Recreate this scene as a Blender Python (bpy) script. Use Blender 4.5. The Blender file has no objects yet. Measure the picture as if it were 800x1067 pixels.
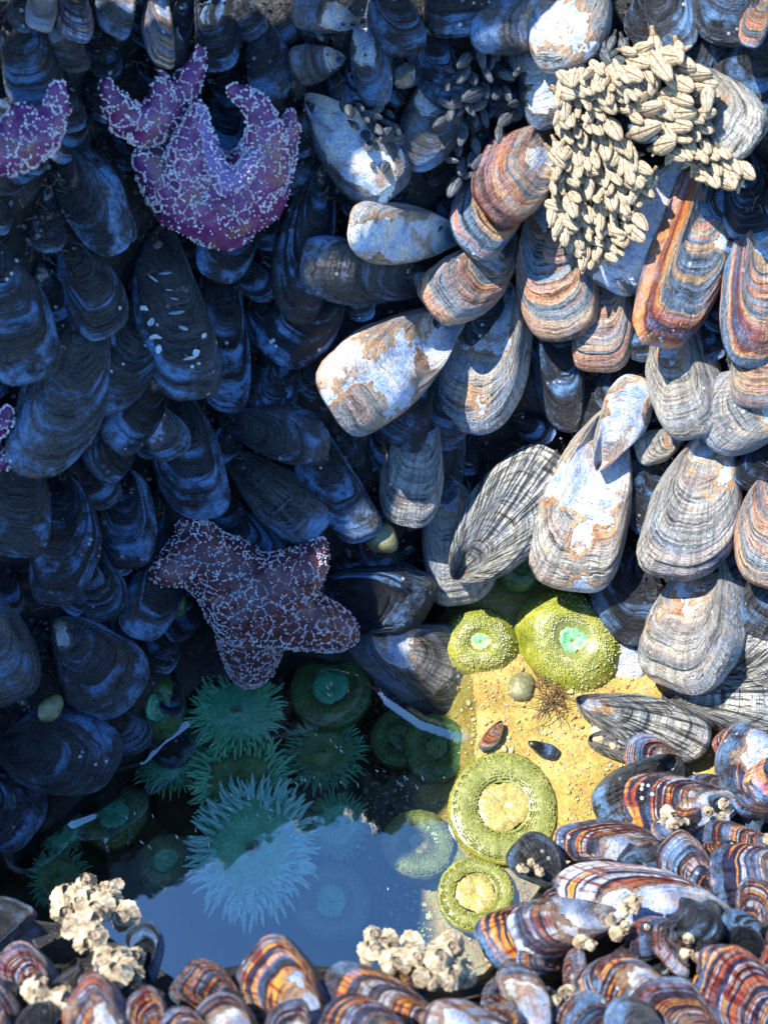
import bpy, bmesh, math, random
import numpy as np
from mathutils import Vector, Matrix, noise
from mathutils.bvhtree import BVHTree

SC = bpy.context.scene
COL = SC.collection
R = math.radians
random.seed(7); RNG = np.random.default_rng(7)

# ------------------------------------------------------------------ camera
F = 1288.0                      # focal length in photo pixels (800 x 1067)
PITCH = R(58); DIST = 1.30
CAM = Vector((0, -DIST*math.cos(PITCH), DIST*math.sin(PITCH)))
cd = bpy.data.cameras.new('camera'); cam = bpy.data.objects.new('camera', cd); COL.objects.link(cam)
cam.location = CAM; cam.rotation_euler = (math.pi/2-PITCH, 0, 0)
cd.sensor_fit = 'VERTICAL'; cd.sensor_height = 36; cd.lens = F/1067*36
cd.clip_start = 0.02; cd.clip_end = 500
cd.dof.use_dof = True; cd.dof.focus_distance = 1.16; cd.dof.aperture_fstop = cd.lens/5.0
SC.camera = cam

# ------------------------------------------------------------------ light
SUN = Vector((-0.50, 0.09, 0.84)).normalized()        # direction towards the sun
elev = math.asin(SUN.z); azim = math.atan2(SUN.x, SUN.y)
w = bpy.data.worlds.new('World'); SC.world = w; w.use_nodes = True
nt = w.node_tree; bg = nt.nodes['Background']
sky = nt.nodes.new('ShaderNodeTexSky'); sky.sky_type = 'NISHITA'; sky.sun_disc = False
sky.sun_elevation = elev; sky.sun_rotation = azim; sky.air_density = 1.0; sky.dust_density = 0.1; sky.ozone_density = 6.0
hs = nt.nodes.new('ShaderNodeHueSaturation'); hs.inputs['Saturation'].default_value = 1.15
nt.links.new(sky.outputs[0], hs.inputs['Color']); nt.links.new(hs.outputs[0], bg.inputs[0]); bg.inputs[1].default_value = 0.15
sl = bpy.data.lights.new('sun', 'SUN'); sl.energy = 3.6; sl.angle = R(0.5); sl.color = (1, .95, .86)
so = bpy.data.objects.new('sun', sl); COL.objects.link(so)
so.rotation_euler = (-SUN).to_track_quat('-Z', 'Y').to_euler()
SC.view_settings.view_transform = 'Standard'; SC.view_settings.look = 'None'
SC.view_settings.exposure = 1.75; SC.view_settings.gamma = 1
SC.view_settings.use_curve_mapping = False

# ------------------------------------------------------------------ helpers
def ray(px, py):
    d = Vector(((px-400)/F, -(py-533.5)/F, -1)).normalized()
    return Matrix.Rotation(math.pi/2-PITCH, 3, 'X') @ d
def on_z(px, py, z):
    d = ray(px, py); return CAM + d*((z-CAM.z)/d.z)
def tag(o, label=None, cat=None, group=None, kind=None):
    if label: o['label'] = label
    if cat: o['category'] = cat
    if group: o['group'] = group
    if kind: o['kind'] = kind
    return o
def empty(name, loc=(0, 0, 0)):
    o = bpy.data.objects.new(name, None); COL.objects.link(o); o.location = loc
    o.empty_display_size = .02; return o
def meshobj(name, V, Fc, mat, parent=None, smooth=True, uv=None):
    me = bpy.data.meshes.new(name)
    me.from_pydata([tuple(v) for v in V], [], [tuple(f) for f in Fc])
    if uv is not None:
        ul = me.uv_layers.new(name='UVMap')
        li = np.zeros(len(me.loops), dtype=np.int32); me.loops.foreach_get('vertex_index', li)
        ul.data.foreach_set('uv', np.asarray(uv, dtype=np.float32)[li].ravel())
    if smooth: me.polygons.foreach_set('use_smooth', [True]*len(me.polygons))
    me.update(); me.materials.append(mat)
    o = bpy.data.objects.new(name, me); COL.objects.link(o)
    if parent: o.parent = parent
    return o
def grid_faces(n, m, wrap=False):
    out = []
    for i in range(n-1):
        for j in range(m if wrap else m-1):
            k = (j+1) % m
            out.append((i*m+j, i*m+k, (i+1)*m+k, (i+1)*m+j))
    return out
def fbm(p, s, o=4):
    return noise.fractal(Vector(p)*s, 1.0, 2.0, o)

# ------------------------------------------------------------------ material node helper
class NT:
    def __init__(s, name, rough=.5, spec=.5):
        s.m = bpy.data.materials.new(name); s.m.use_nodes = True; s.t = s.m.node_tree
        s.b = s.t.nodes['Principled BSDF']; s.b.inputs['Roughness'].default_value = rough
        s.b.inputs['Specular IOR Level'].default_value = spec
    def n(s, t, **k):
        x = s.t.nodes.new(t)
        for a, v in k.items(): setattr(x, a, v)
        return x
    def set(s, sock, v):
        if isinstance(v, bpy.types.NodeSocket): s.t.links.new(v, sock)
        elif v is not None:
            if isinstance(v, (tuple, list)) and len(v) == 3 and sock.type == 'RGBA': v = (*v, 1)
            sock.default_value = v
    def math(s, op, a, b=None, c=None, clamp=False):
        x = s.n('ShaderNodeMath', operation=op, use_clamp=clamp)
        s.set(x.inputs[0], a)
        if b is not None: s.set(x.inputs[1], b)
        if c is not None: s.set(x.inputs[2], c)
        return x.outputs[0]
    def vmath(s, op, a, b=None, scale=None):
        x = s.n('ShaderNodeVectorMath', operation=op); s.set(x.inputs[0], a)
        if b is not None: s.set(x.inputs[1], b)
        if scale is not None: s.set(x.inputs['Scale'], scale)
        return x.outputs[0]
    def comb(s, x, y, z=0.0):
        c = s.n('ShaderNodeCombineXYZ')
        for i, v in enumerate((x, y, z)): s.set(c.inputs[i], v)
        return c.outputs[0]
    def noise(s, vec, scale=5, detail=3, rough=.5, dist=0.0):
        x = s.n('ShaderNodeTexNoise'); s.set(x.inputs['Vector'], vec); s.set(x.inputs['Scale'], scale)
        x.inputs['Detail'].default_value = detail; x.inputs['Roughness'].default_value = rough
        x.inputs['Distortion'].default_value = dist; return x.outputs['Fac']
    def vor(s, vec, scale=5, feature='F1', out='Distance', rnd=1.0):
        x = s.n('ShaderNodeTexVoronoi', feature=feature); s.set(x.inputs['Vector'], vec); s.set(x.inputs['Scale'], scale)
        x.inputs['Randomness'].default_value = rnd
        return x.outputs[out]
    def ss(s, v, a, b, lo=0.0, hi=1.0):
        x = s.n('ShaderNodeMapRange', interpolation_type='SMOOTHSTEP', clamp=True)
        s.set(x.inputs[0], v); s.set(x.inputs[1], a); s.set(x.inputs[2], b); s.set(x.inputs[3], lo); s.set(x.inputs[4], hi)
        return x.outputs[0]
    def mix(s, f, a, b, blend='MIX'):
        x = s.n('ShaderNodeMix', data_type='RGBA', blend_type=blend)
        s.set(x.inputs[0], f); s.set(x.inputs[6], a); s.set(x.inputs[7], b); return x.outputs[2]
    def ramp(s, f, stops, interp='LINEAR'):
        x = s.n('ShaderNodeValToRGB'); cr = x.color_ramp; cr.interpolation = interp
        while len(cr.elements) < len(stops): cr.elements.new(.5)
        for e, (p, c) in zip(cr.elements, stops): e.position = p; e.color = (*c, 1)
        s.set(x.inputs[0], f); return x.outputs[0]
    def prop(s, name):
        x = s.n('ShaderNodeAttribute', attribute_type='OBJECT'); x.attribute_name = name; return x.outputs['Fac']
    def obj(s): return s.n('ShaderNodeTexCoord').outputs['Object']
    def geo(s): return s.n('ShaderNodeNewGeometry').outputs['Position']
    def bump(s, h, strength=.5, dist=.001, nrm=None):
        x = s.n('ShaderNodeBump'); s.set(x.inputs['Height'], h); s.set(x.inputs['Strength'], strength)
        x.inputs['Distance'].default_value = dist
        if nrm: s.set(x.inputs['Normal'], nrm)
        return x.outputs[0]
    def out(s, col=None, rough=None, nrm=None):
        s.set(s.b.inputs['Base Color'], col)
        if rough is not None: s.set(s.b.inputs['Roughness'], rough)
        if nrm is not None: s.set(s.b.inputs['Normal'], nrm)
        return s.m

# ------------------------------------------------------------------ materials
def mussel_material():
    q = NT('mussel_shell', .45, .46)
    uv = q.n('ShaderNodeUVMap').outputs[0]
    sep = q.n('ShaderNodeSeparateXYZ'); q.set(sep.inputs[0], uv); r, t = sep.outputs[0], sep.outputs[1]
    tone, worn, band, amber, rib, seed, wet = [q.prop(k) for k in ('tone', 'worn', 'band', 'amber', 'rib', 'seed', 'wet')]
    s7 = q.math('MULTIPLY', seed, 37.0)
    o = q.vmath('ADD', q.geo(), q.comb(s7, seed, s7))
    warp = q.noise(o, 28, 4, .6)
    rw = q.math('MULTIPLY_ADD', warp, .10, r)
    fine = q.noise(q.comb(q.math('MULTIPLY', rw, 46.0), q.math('MULTIPLY', t, 3.4), s7), 1.0, 5, .75)
    wide = q.noise(q.comb(q.math('MULTIPLY', rw, 9.0), q.math('MULTIPLY', t, 1.1), q.math('ADD', s7, 5.)), 1.0, 2, .5)
    radial = q.noise(q.comb(q.math('MULTIPLY', t, 88.0), q.math('MULTIPLY', rw, 3.2), s7), 1.0, 3, .65)
    grain = q.noise(o, 420, 4, .7)
    blot = q.noise(o, 45, 5, .65)
    # periostracum
    darkc = q.ramp(q.math('MULTIPLY_ADD', blot, .6, q.math('MULTIPLY', wide, .4)),
                   [(.3, (.003, .004, .007)), (.55, (.006, .010, .020)), (.72, (.03, .06, .12)), (.9, (.14, .22, .34))])
    lightc = q.ramp(wide, [(.25, (.20, .24, .27)), (.42, (.44, .45, .42)), (.55, (.60, .56, .46)), (.7, (.34, .38, .40)), (.8, (.64, .60, .50))])
    c = q.mix(q.math('MULTIPLY_ADD', q.math('SUBTRACT', blot, .5), q.math('MULTIPLY', tone, .9), tone, clamp=True), darkc, lightc)
    # reddish / blue banding of the weathered shells
    wideb = q.noise(q.comb(q.math('MULTIPLY', rw, 6.5), q.math('MULTIPLY', t, .8), q.math('ADD', s7, 11.)), 1.0, 1, .5)
    bandc = q.ramp(wideb, [(.26, (.02, .04, .08)), (.36, (.30, .06, .02)), (.43, (.66, .22, .05)), (.48, (.62, .40, .20)), (.52, (.05, .09, .14)),
                           (.57, (.20, .27, .33)), (.62, (.58, .20, .08)), (.68, (.60, .52, .36)), (.76, (.25, .06, .03))])
    c = q.mix(q.math('MULTIPLY', band, q.ss(blot, .25, .6, .55, 1.0)), c, bandc)
    # young glossy shells: navy and amber growth bands broken into checks
    ab = q.noise(q.comb(q.math('MULTIPLY', rw, 9.0), q.math('MULTIPLY', t, .6), q.math('ADD', s7, 23.)), 1.0, 1, .5)
    abc = q.ramp(ab, [(.26, (.34, .40, .54)), (.33, (.010, .012, .035)), (.44, (.02, .022, .07)), (.46, (.80, .28, .02)), (.485, (.85, .42, .08)), (.50, (.02, .02, .06)),
                      (.545, (.03, .03, .09)), (.56, (.62, .60, .60)), (.60, (.48, .52, .62)), (.615, (.02, .02, .06)), (.68, (.04, .02, .05)), (.72, (.50, .14, .05))])
    chk = q.ss(q.noise(q.comb(q.math('MULTIPLY', t, 44.0), q.math('MULTIPLY', rw, 3.0), s7), 1.0, 2, .6), .40, .52, .12, 1.0)
    abc = q.mix(1.0, abc, q.comb(q.math('MULTIPLY_ADD', chk, .6, .4), chk, chk), 'MULTIPLY')
    c = q.mix(amber, c, abc)
    # dark growth lines and ribs
    line = q.ss(fine, .40, .51, .10, 1.08)
    lm = q.ss(q.noise(o, 36, 4, .7), .36, .58, .25, 1.0)
    lk = q.math('SUBTRACT', 1.0, q.math('MULTIPLY', q.math('MULTIPLY', q.math('SUBTRACT', 1.0, line), lm), q.math('SUBTRACT', .97, q.math('MULTIPLY', amber, .45))))
    c = q.mix(1.0, c, q.comb(lk, lk, lk), 'MULTIPLY')
    rl = q.ss(radial, .43, .54, .14, 1.12)
    rk = q.math('MULTIPLY_ADD', q.math('SUBTRACT', rl, 1.0), rib, 1.0)
    c = q.mix(1.0, c, q.comb(rk, rk, rk), 'MULTIPLY')
    # pale ridge crests
    crest = q.math('MULTIPLY', q.ss(fine, .60, .72), q.math('MULTIPLY_ADD', tone, .2, .10))
    c = q.mix(crest, c, (.42, .47, .52))
    # rubbed skin and painted sky sheen, blue along broader ridges of the dark shells
    rub_sheen = q.math('MULTIPLY', q.ss(q.math('ADD', q.math('MULTIPLY', wide, .65), q.math('MULTIPLY_ADD', fine, .35, q.math('MULTIPLY', q.math('SUBTRACT', r, .62), .22))), .49, .62), q.ss(q.noise(o, 33, 4, .7), .42, .62))
    c = q.mix(q.math('MULTIPLY', rub_sheen, q.math('SUBTRACT', .80, q.math('MULTIPLY', tone, .8)), clamp=True), c, (.16, .33, .60))
    # worn nacre patches with rusty rims
    wn = q.noise(q.vmath('ADD', o, q.comb(3.1, 1.7, s7)), 17, 4, .55)
    wv = q.math('ADD', wn, q.math('MULTIPLY', q.math('SUBTRACT', .62, r), .42))
    wv = q.math('ADD', wv, q.math('MULTIPLY', q.math('SUBTRACT', grain, .5), .05))
    th = q.math('SUBTRACT', .86, q.math('MULTIPLY', worn, .50))
    hasw = q.ss(worn, 0.01, .05)
    rim = q.math('MULTIPLY', q.ss(wv, q.math('SUBTRACT', th, .055), q.math('SUBTRACT', th, .01)), hasw)
    core = q.math('MULTIPLY', q.ss(wv, th, q.math('ADD', th, .012)), hasw)
    rimc = q.mix(tone, (.12, .13, .13), q.ramp(blot, [(.35, (.30, .10, .03)), (.5, (.62, .30, .10)), (.65, (.68, .52, .30))]))
    nac = q.ramp(q.noise(o, 60, 4, .6), [(.32, (.30, .40, .58)), (.45, (.52, .60, .74)), (.56, (.70, .69, .66)), (.68, (.78, .70, .56))])
    c = q.mix(q.math('MULTIPLY', rim, .85), c, rimc)
    nac = q.mix(amber, nac, q.ramp(q.noise(o, 50, 3), [(.35, (.22, .30, .52)), (.5, (.42, .50, .68)), (.62, (.72, .72, .72))]))
    nac = q.mix(q.math('MULTIPLY', q.ss(q.noise(q.vmath('ADD', o, (9.1, 2.2, 4.4)), 38, 5, .7), .52, .64), .8), nac, (.42, .24, .12))
    c = q.mix(core, c, nac)
    # pits, grit and white calcareous specks
    pit = q.ss(q.vor(o, 210), .10, .20, .0, 1.0)
    pk = q.math('MULTIPLY_ADD', q.math('SUBTRACT', pit, 1.), .55, 1.)
    c = q.mix(1.0, c, q.comb(pk, pk, pk), 'MULTIPLY')
    sp = q.math('MULTIPLY', q.ss(q.vor(o, 110), .20, .14), q.ss(q.noise(o, 30, 2), .57, .66))
    c = q.mix(sp, c, (.62, .66, .68))
    gk = q.ss(grain, .3, .7, .72, 1.22)
    c = q.mix(1.0, c, q.comb(gk, gk, gk), 'MULTIPLY')
    h = q.math('ADD', q.math('MULTIPLY', fine, 1.0), q.math('MULTIPLY', grain, .30))
    h = q.math('ADD', h, q.math('MULTIPLY', radial, q.math('MULTIPLY_ADD', rib, 1.0, .12)))
    h = q.math('ADD', h, q.math('MULTIPLY', core, -.3))
    h = q.math('ADD', h, q.math('MULTIPLY', blot, .5))
    h = q.math('ADD', h, q.math('MULTIPLY', wide, 1.2))
    nrm = q.bump(h, 1.0, .0048)
    rough = q.math('ADD', q.math('SUBTRACT', .66, q.math('MULTIPLY', wet, .47)), q.math('MULTIPLY', q.math('SUBTRACT', grain, .5), .35), clamp=True)
    return q.out(c, rough, nrm)
M = {'mussel': mussel_material()}

def rock_material():
    q = NT('wet_rock', .55)
    o = q.geo(); a = q.noise(o, 40, 6, .7); b = q.noise(o, 220, 5, .7)
    c = q.ramp(a, [(.3, (.004, .005, .006)), (.5, (.015, .017, .018)), (.65, (.05, .045, .035)), (.8, (.10, .085, .06))])
    c = q.mix(q.ss(b, .62, .7), c, (.14, .14, .12))
    return q.out(c, .5, q.bump(q.math('ADD', a, q.math('MULTIPLY', b, .4)), 1.0, .006))
M['rock'] = rock_material()
def sand_material():
    q = NT('sand', .8, .3)
    o = q.geo(); a = q.noise(o, 900, 3, .8); b = q.noise(o, 22, 5, .6); v = q.vor(o, 420, out='Color')
    c = q.ramp(b, [(.3, (.22, .145, .03)), (.5, (.38, .265, .07)), (.7, (.47, .36, .13))])
    k = q.ss(a, .3, .7, .62, 1.3); c = q.mix(1., c, q.comb(k, k, k), 'MULTIPLY')
    c = q.mix(q.ss(q.noise(o, 260, 2), .66, .72), c, (.11, .08, .03))
    c = q.mix(.25, c, v, 'OVERLAY')
    sz = q.n('ShaderNodeSeparateXYZ'); q.set(sz.inputs[0], o)
    alg_shade = q.ss(q.math('MULTIPLY_ADD', q.math('SUBTRACT', b, .5), .05, sz.outputs[2]), -.035, -.065)  # deep floor darkened by depth: algae green plus pool shade in the colour
    c = q.mix(alg_shade, c, q.ramp(q.noise(o, 60, 5), [(.3, (.006, .014, .008)), (.55, (.02, .04, .02)), (.75, (.05, .08, .035))]))
    return q.out(c, .8, q.bump(a, .7, .0015))
M['sand'] = sand_material()
def water_material():
    m = bpy.data.materials.new('water'); m.use_nodes = True; t = m.node_tree; t.nodes.clear()
    o = t.nodes.new('ShaderNodeOutputMaterial'); mx = t.nodes.new('ShaderNodeMixShader')
    fr = t.nodes.new('ShaderNodeFresnel'); fr.inputs[0].default_value = 2.1
    tr = t.nodes.new('ShaderNodeBsdfTransparent'); tr.inputs[0].default_value = (.90, .965, .92, 1)
    gl = t.nodes.new('ShaderNodeBsdfGlossy'); gl.inputs['Roughness'].default_value = 0.0
    g = t.nodes.new('ShaderNodeNewGeometry'); nz = t.nodes.new('ShaderNodeTexNoise')
    nz.inputs['Scale'].default_value = 38; nz.inputs['Detail'].default_value = 2
    bp = t.nodes.new('ShaderNodeBump'); bp.inputs['Strength'].default_value = .05; bp.inputs['Distance'].default_value = .0015
    L = t.links.new
    L(g.outputs['Position'], nz.inputs['Vector']); L(nz.outputs['Fac'], bp.inputs['Height'])
    L(bp.outputs[0], gl.inputs['Normal']); L(bp.outputs[0], fr.inputs['Normal'])
    bk = t.nodes.new('ShaderNodeMapRange'); L(g.outputs['Backfacing'], bk.inputs[0])      # same reflectance seen from either side
    bk.inputs[3].default_value = 2.85; bk.inputs[4].default_value = 1/2.85; L(bk.outputs[0], fr.inputs[0])
    L(fr.outputs[0], mx.inputs[0]); L(tr.outputs[0], mx.inputs[1]); L(gl.outputs[0], mx.inputs[2]); L(mx.outputs[0], o.inputs[0])
    return m
M['water'] = water_material()
def spotty(name, stops, scale=30, rough=.4, bs=300, bd=.001, speck=None, speck_th=.62, sss=0):
    q = NT(name, rough); o = q.geo()
    c = q.ramp(q.noise(o, scale, 5, .65), stops)
    v = q.vor(o, bs)
    if speck: c = q.mix(q.math('MULTIPLY', q.ss(q.vor(o, bs*1.3), .28, .2), q.ss(q.noise(o, scale*1.4, 3), speck_th-.05, speck_th+.05)), c, speck)
    k = q.ss(v, .1, .7, 1.15, .7); c = q.mix(1., c, q.comb(k, k, k), 'MULTIPLY')
    if sss:
        q.b.inputs['Subsurface Weight'].default_value = sss; q.b.inputs['Subsurface Radius'].default_value = (.5, 1, .4)
        q.b.inputs['Subsurface Scale'].default_value = .004
    return q.out(c, rough, q.bump(v, -.8, bd))
M['star'] = spotty('sea_star_skin', [(.3, (.055, .008, .045)), (.45, (.14, .022, .11)), (.55, (.19, .045, .16)), (.65, (.20, .10, .07)), (.75, (.26, .12, .32))], 34, .38, 420, .0012)
M['star_dark'] = spotty('dark_sea_star_skin', [(.3, (.045, .010, .014)), (.5, (.12, .028, .035)), (.64, (.18, .075, .06)), (.8, (.17, .11, .18))], 40, .38, 420, .0012)
M['spine'] = spotty('sea_star_spines', [(.3, (.46, .38, .44)), (.6, (.78, .72, .74))], 60, .4, 500, .0003)
M['groove'] = spotty('sea_star_groove', [(.3, (.13, .04, .16)), (.6, (.22, .13, .34))], 50, .35, 500, .0006)
M['an_yellow'] = spotty('yellow_green_anemone', [(.3, (.11, .125, .012)), (.5, (.23, .24, .025)), (.7, (.40, .36, .07))], 35, .3, 420, .0011, (.75, .8, .6), .58, .0)
M['an_disc'] = spotty('stippled_anemone_disc', [(.3, (.14, .16, .035)), (.55, (.22, .24, .06)), (.75, (.36, .36, .13))], 55, .4, 560, .0016, (.8, .76, .45), .60)
M['an_mouth'] = spotty('anemone_mouth', [(.35, (.10, .34, .12)), (.5, (.22, .55, .26)), (.62, (.62, .45, .18))], 90, .25, 500, .0006)
M['an_center'] = spotty('anemone_oral_centre', [(.3, (.22, .19, .05)), (.6, (.42, .34, .10))], 90, .4, 450, .0016, (.9, .85, .5), .5)
M['an_green'] = spotty('green_anemone_column', [(.3, (.02, .045, .012)), (.5, (.05, .12, .035)), (.7, (.10, .20, .07))], 40, .3, 350, .0012)
M['an_teal'] = spotty('teal_anemone_disc', [(.3, (.06, .34, .18)), (.55, (.12, .50, .28)), (.75, (.26, .62, .38))], 60, .35, 400, .0005)
M['an_olive'] = spotty('olive_anemone_disc', [(.3, (.05, .11, .035)), (.55, (.10, .19, .06)), (.75, (.22, .34, .14))], 60, .35, 300, .001)
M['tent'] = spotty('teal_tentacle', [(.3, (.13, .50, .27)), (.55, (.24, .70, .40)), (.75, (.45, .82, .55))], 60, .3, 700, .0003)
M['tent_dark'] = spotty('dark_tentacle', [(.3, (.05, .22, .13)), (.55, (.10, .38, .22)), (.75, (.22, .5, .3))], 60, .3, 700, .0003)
M['tent_pale'] = spotty('pale_tentacle', [(.3, (.28, .66, .58)), (.55, (.42, .80, .72)), (.75, (.6, .86, .8))], 60, .3, 700, .0003)  # paler copy with the veil of sky reflection put into its colour
M['an_bump'] = spotty('anemone_bumps', [(.3, (.20, .24, .04)), (.5, (.36, .38, .12)), (.65, (.62, .62, .42))], 60, .35, 500, .0003)
M['pebble'] = spotty('pebble', [(.3, (.10, .10, .04)), (.55, (.20, .19, .09)), (.75, (.32, .30, .16))], 60, .5, 250, .0006)
M['chip'] = spotty('shell_chip', [(.3, (.5, .2, .06)), (.5, (.62, .45, .25)), (.7, (.8, .74, .6))], 60, .5, 300, .0008)
M['bud'] = spotty('young_barnacles', [(.3, (.14, .09, .045)), (.5, (.36, .27, .15)), (.68, (.60, .50, .34))], 160, .6, 500, .0004)
M['thread'] = spotty('byssus_thread', [(.3, (.05, .025, .01)), (.6, (.16, .09, .03))], 60, .6, 500, .0002)
M['acorn'] = spotty('acorn_barnacle_shell', [(.3, (.16, .12, .08)), (.48, (.42, .34, .22)), (.62, (.66, .58, .42))], 130, .6, 220, .0018)
M['acorn_in'] = spotty('barnacle_opening', [(.3, (.10, .07, .05)), (.6, (.28, .22, .15))], 60, .6, 300, .0008)
M['stalk'] = spotty('barnacle_stalk', [(.3, (.10, .07, .04)), (.6, (.30, .22, .12))], 90, .6, 600, .0006)
M['stalk_dark'] = spotty('dark_barnacle_stalk', [(.3, (.01, .01, .01)), (.6, (.04, .035, .03))], 90, .6, 600, .0006)
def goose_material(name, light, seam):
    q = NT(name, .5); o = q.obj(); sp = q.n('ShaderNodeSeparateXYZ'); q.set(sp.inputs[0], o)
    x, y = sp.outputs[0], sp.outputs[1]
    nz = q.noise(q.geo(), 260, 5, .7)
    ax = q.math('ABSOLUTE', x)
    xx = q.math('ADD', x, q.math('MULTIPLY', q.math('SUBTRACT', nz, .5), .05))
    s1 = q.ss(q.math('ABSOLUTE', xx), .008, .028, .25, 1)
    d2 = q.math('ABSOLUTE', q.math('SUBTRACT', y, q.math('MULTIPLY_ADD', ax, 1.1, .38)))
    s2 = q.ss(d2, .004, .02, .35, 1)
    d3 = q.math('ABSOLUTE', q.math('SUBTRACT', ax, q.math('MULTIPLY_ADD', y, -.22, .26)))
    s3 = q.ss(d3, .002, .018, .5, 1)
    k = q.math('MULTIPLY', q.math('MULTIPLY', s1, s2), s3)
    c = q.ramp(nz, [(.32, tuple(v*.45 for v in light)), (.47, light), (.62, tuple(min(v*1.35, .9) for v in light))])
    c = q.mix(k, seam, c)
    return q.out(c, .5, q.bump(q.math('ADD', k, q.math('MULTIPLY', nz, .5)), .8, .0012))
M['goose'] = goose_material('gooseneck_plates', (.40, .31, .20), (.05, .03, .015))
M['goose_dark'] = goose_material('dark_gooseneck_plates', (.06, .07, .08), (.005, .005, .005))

# ------------------------------------------------------------------ terrain functions
COT = 1/math.tan(R(55))
_bp = [on_z(*p, 0) for p in ((-60, 900), (0, 880), (60, 855), (130, 815), (200, 720), (260, 700), (330, 700), (400, 675), (470, 620), (530, 605),
                             (590, 620), (650, 665), (710, 715), (800, 760), (860, 780))]
_bx = np.array([p.x for p in _bp]); _by = np.array([p.y for p in _bp])
_gx = np.linspace(-3, 3, 1201); _gy = np.interp(_gx, _bx, _by)
_k = np.exp(-np.linspace(-2.5, 2.5, 21)**2/2); _k /= _k.sum(); _gy = np.convolve(np.pad(_gy, 10, 'edge'), _k, 'valid')
def ybase(x): return float(np.interp(x, _gx, _gy))
def wall_g(p): return p.y - ybase(p.x) - p.z*COT
def wall_hit(px, py, lift=0.0):
    d = ray(px, py); a, b = .4, 2.6
    for i in range(120):
        t = .4 + i*.02
        if wall_g(CAM+d*t) > 0: b = t; a = t-.02; break
    for _ in range(14):
        m = (a+b)/2
        if wall_g(CAM+d*m) > 0: b = m
        else: a = m
    return CAM + d*(a-lift)
def wall_n(p):
    s = (ybase(p.x+.03)-ybase(p.x-.03))/.06
    return Vector((s*.6, -1, COT)).normalized()
def floor_z(x, y):
    p = min(max((x+.02)/.12, 0), 1); p = p*p*(3-2*p)
    q = min(max((y+.47)/.12, 0), 1)
    return -.085 + (.062+.027*q)*p + .007*fbm((x, y, 0), 9)*(1-.5*p) + .0018*fbm((x, y, 0), 60)
def mound_z(px, py):
    right = .01 + .27*(py-750)/317
    left = .23 + .10*(py-960)/107
    k = min(max((px-430)/120, 0), 1); k = k*k*(3-2*k)
    return left*(1-k) + right*k
def mound_hit(px, py, lift=0.0): 
    p = on_z(px, py, mound_z(px, py)); return p + (CAM-p).normalized()*lift

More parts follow.
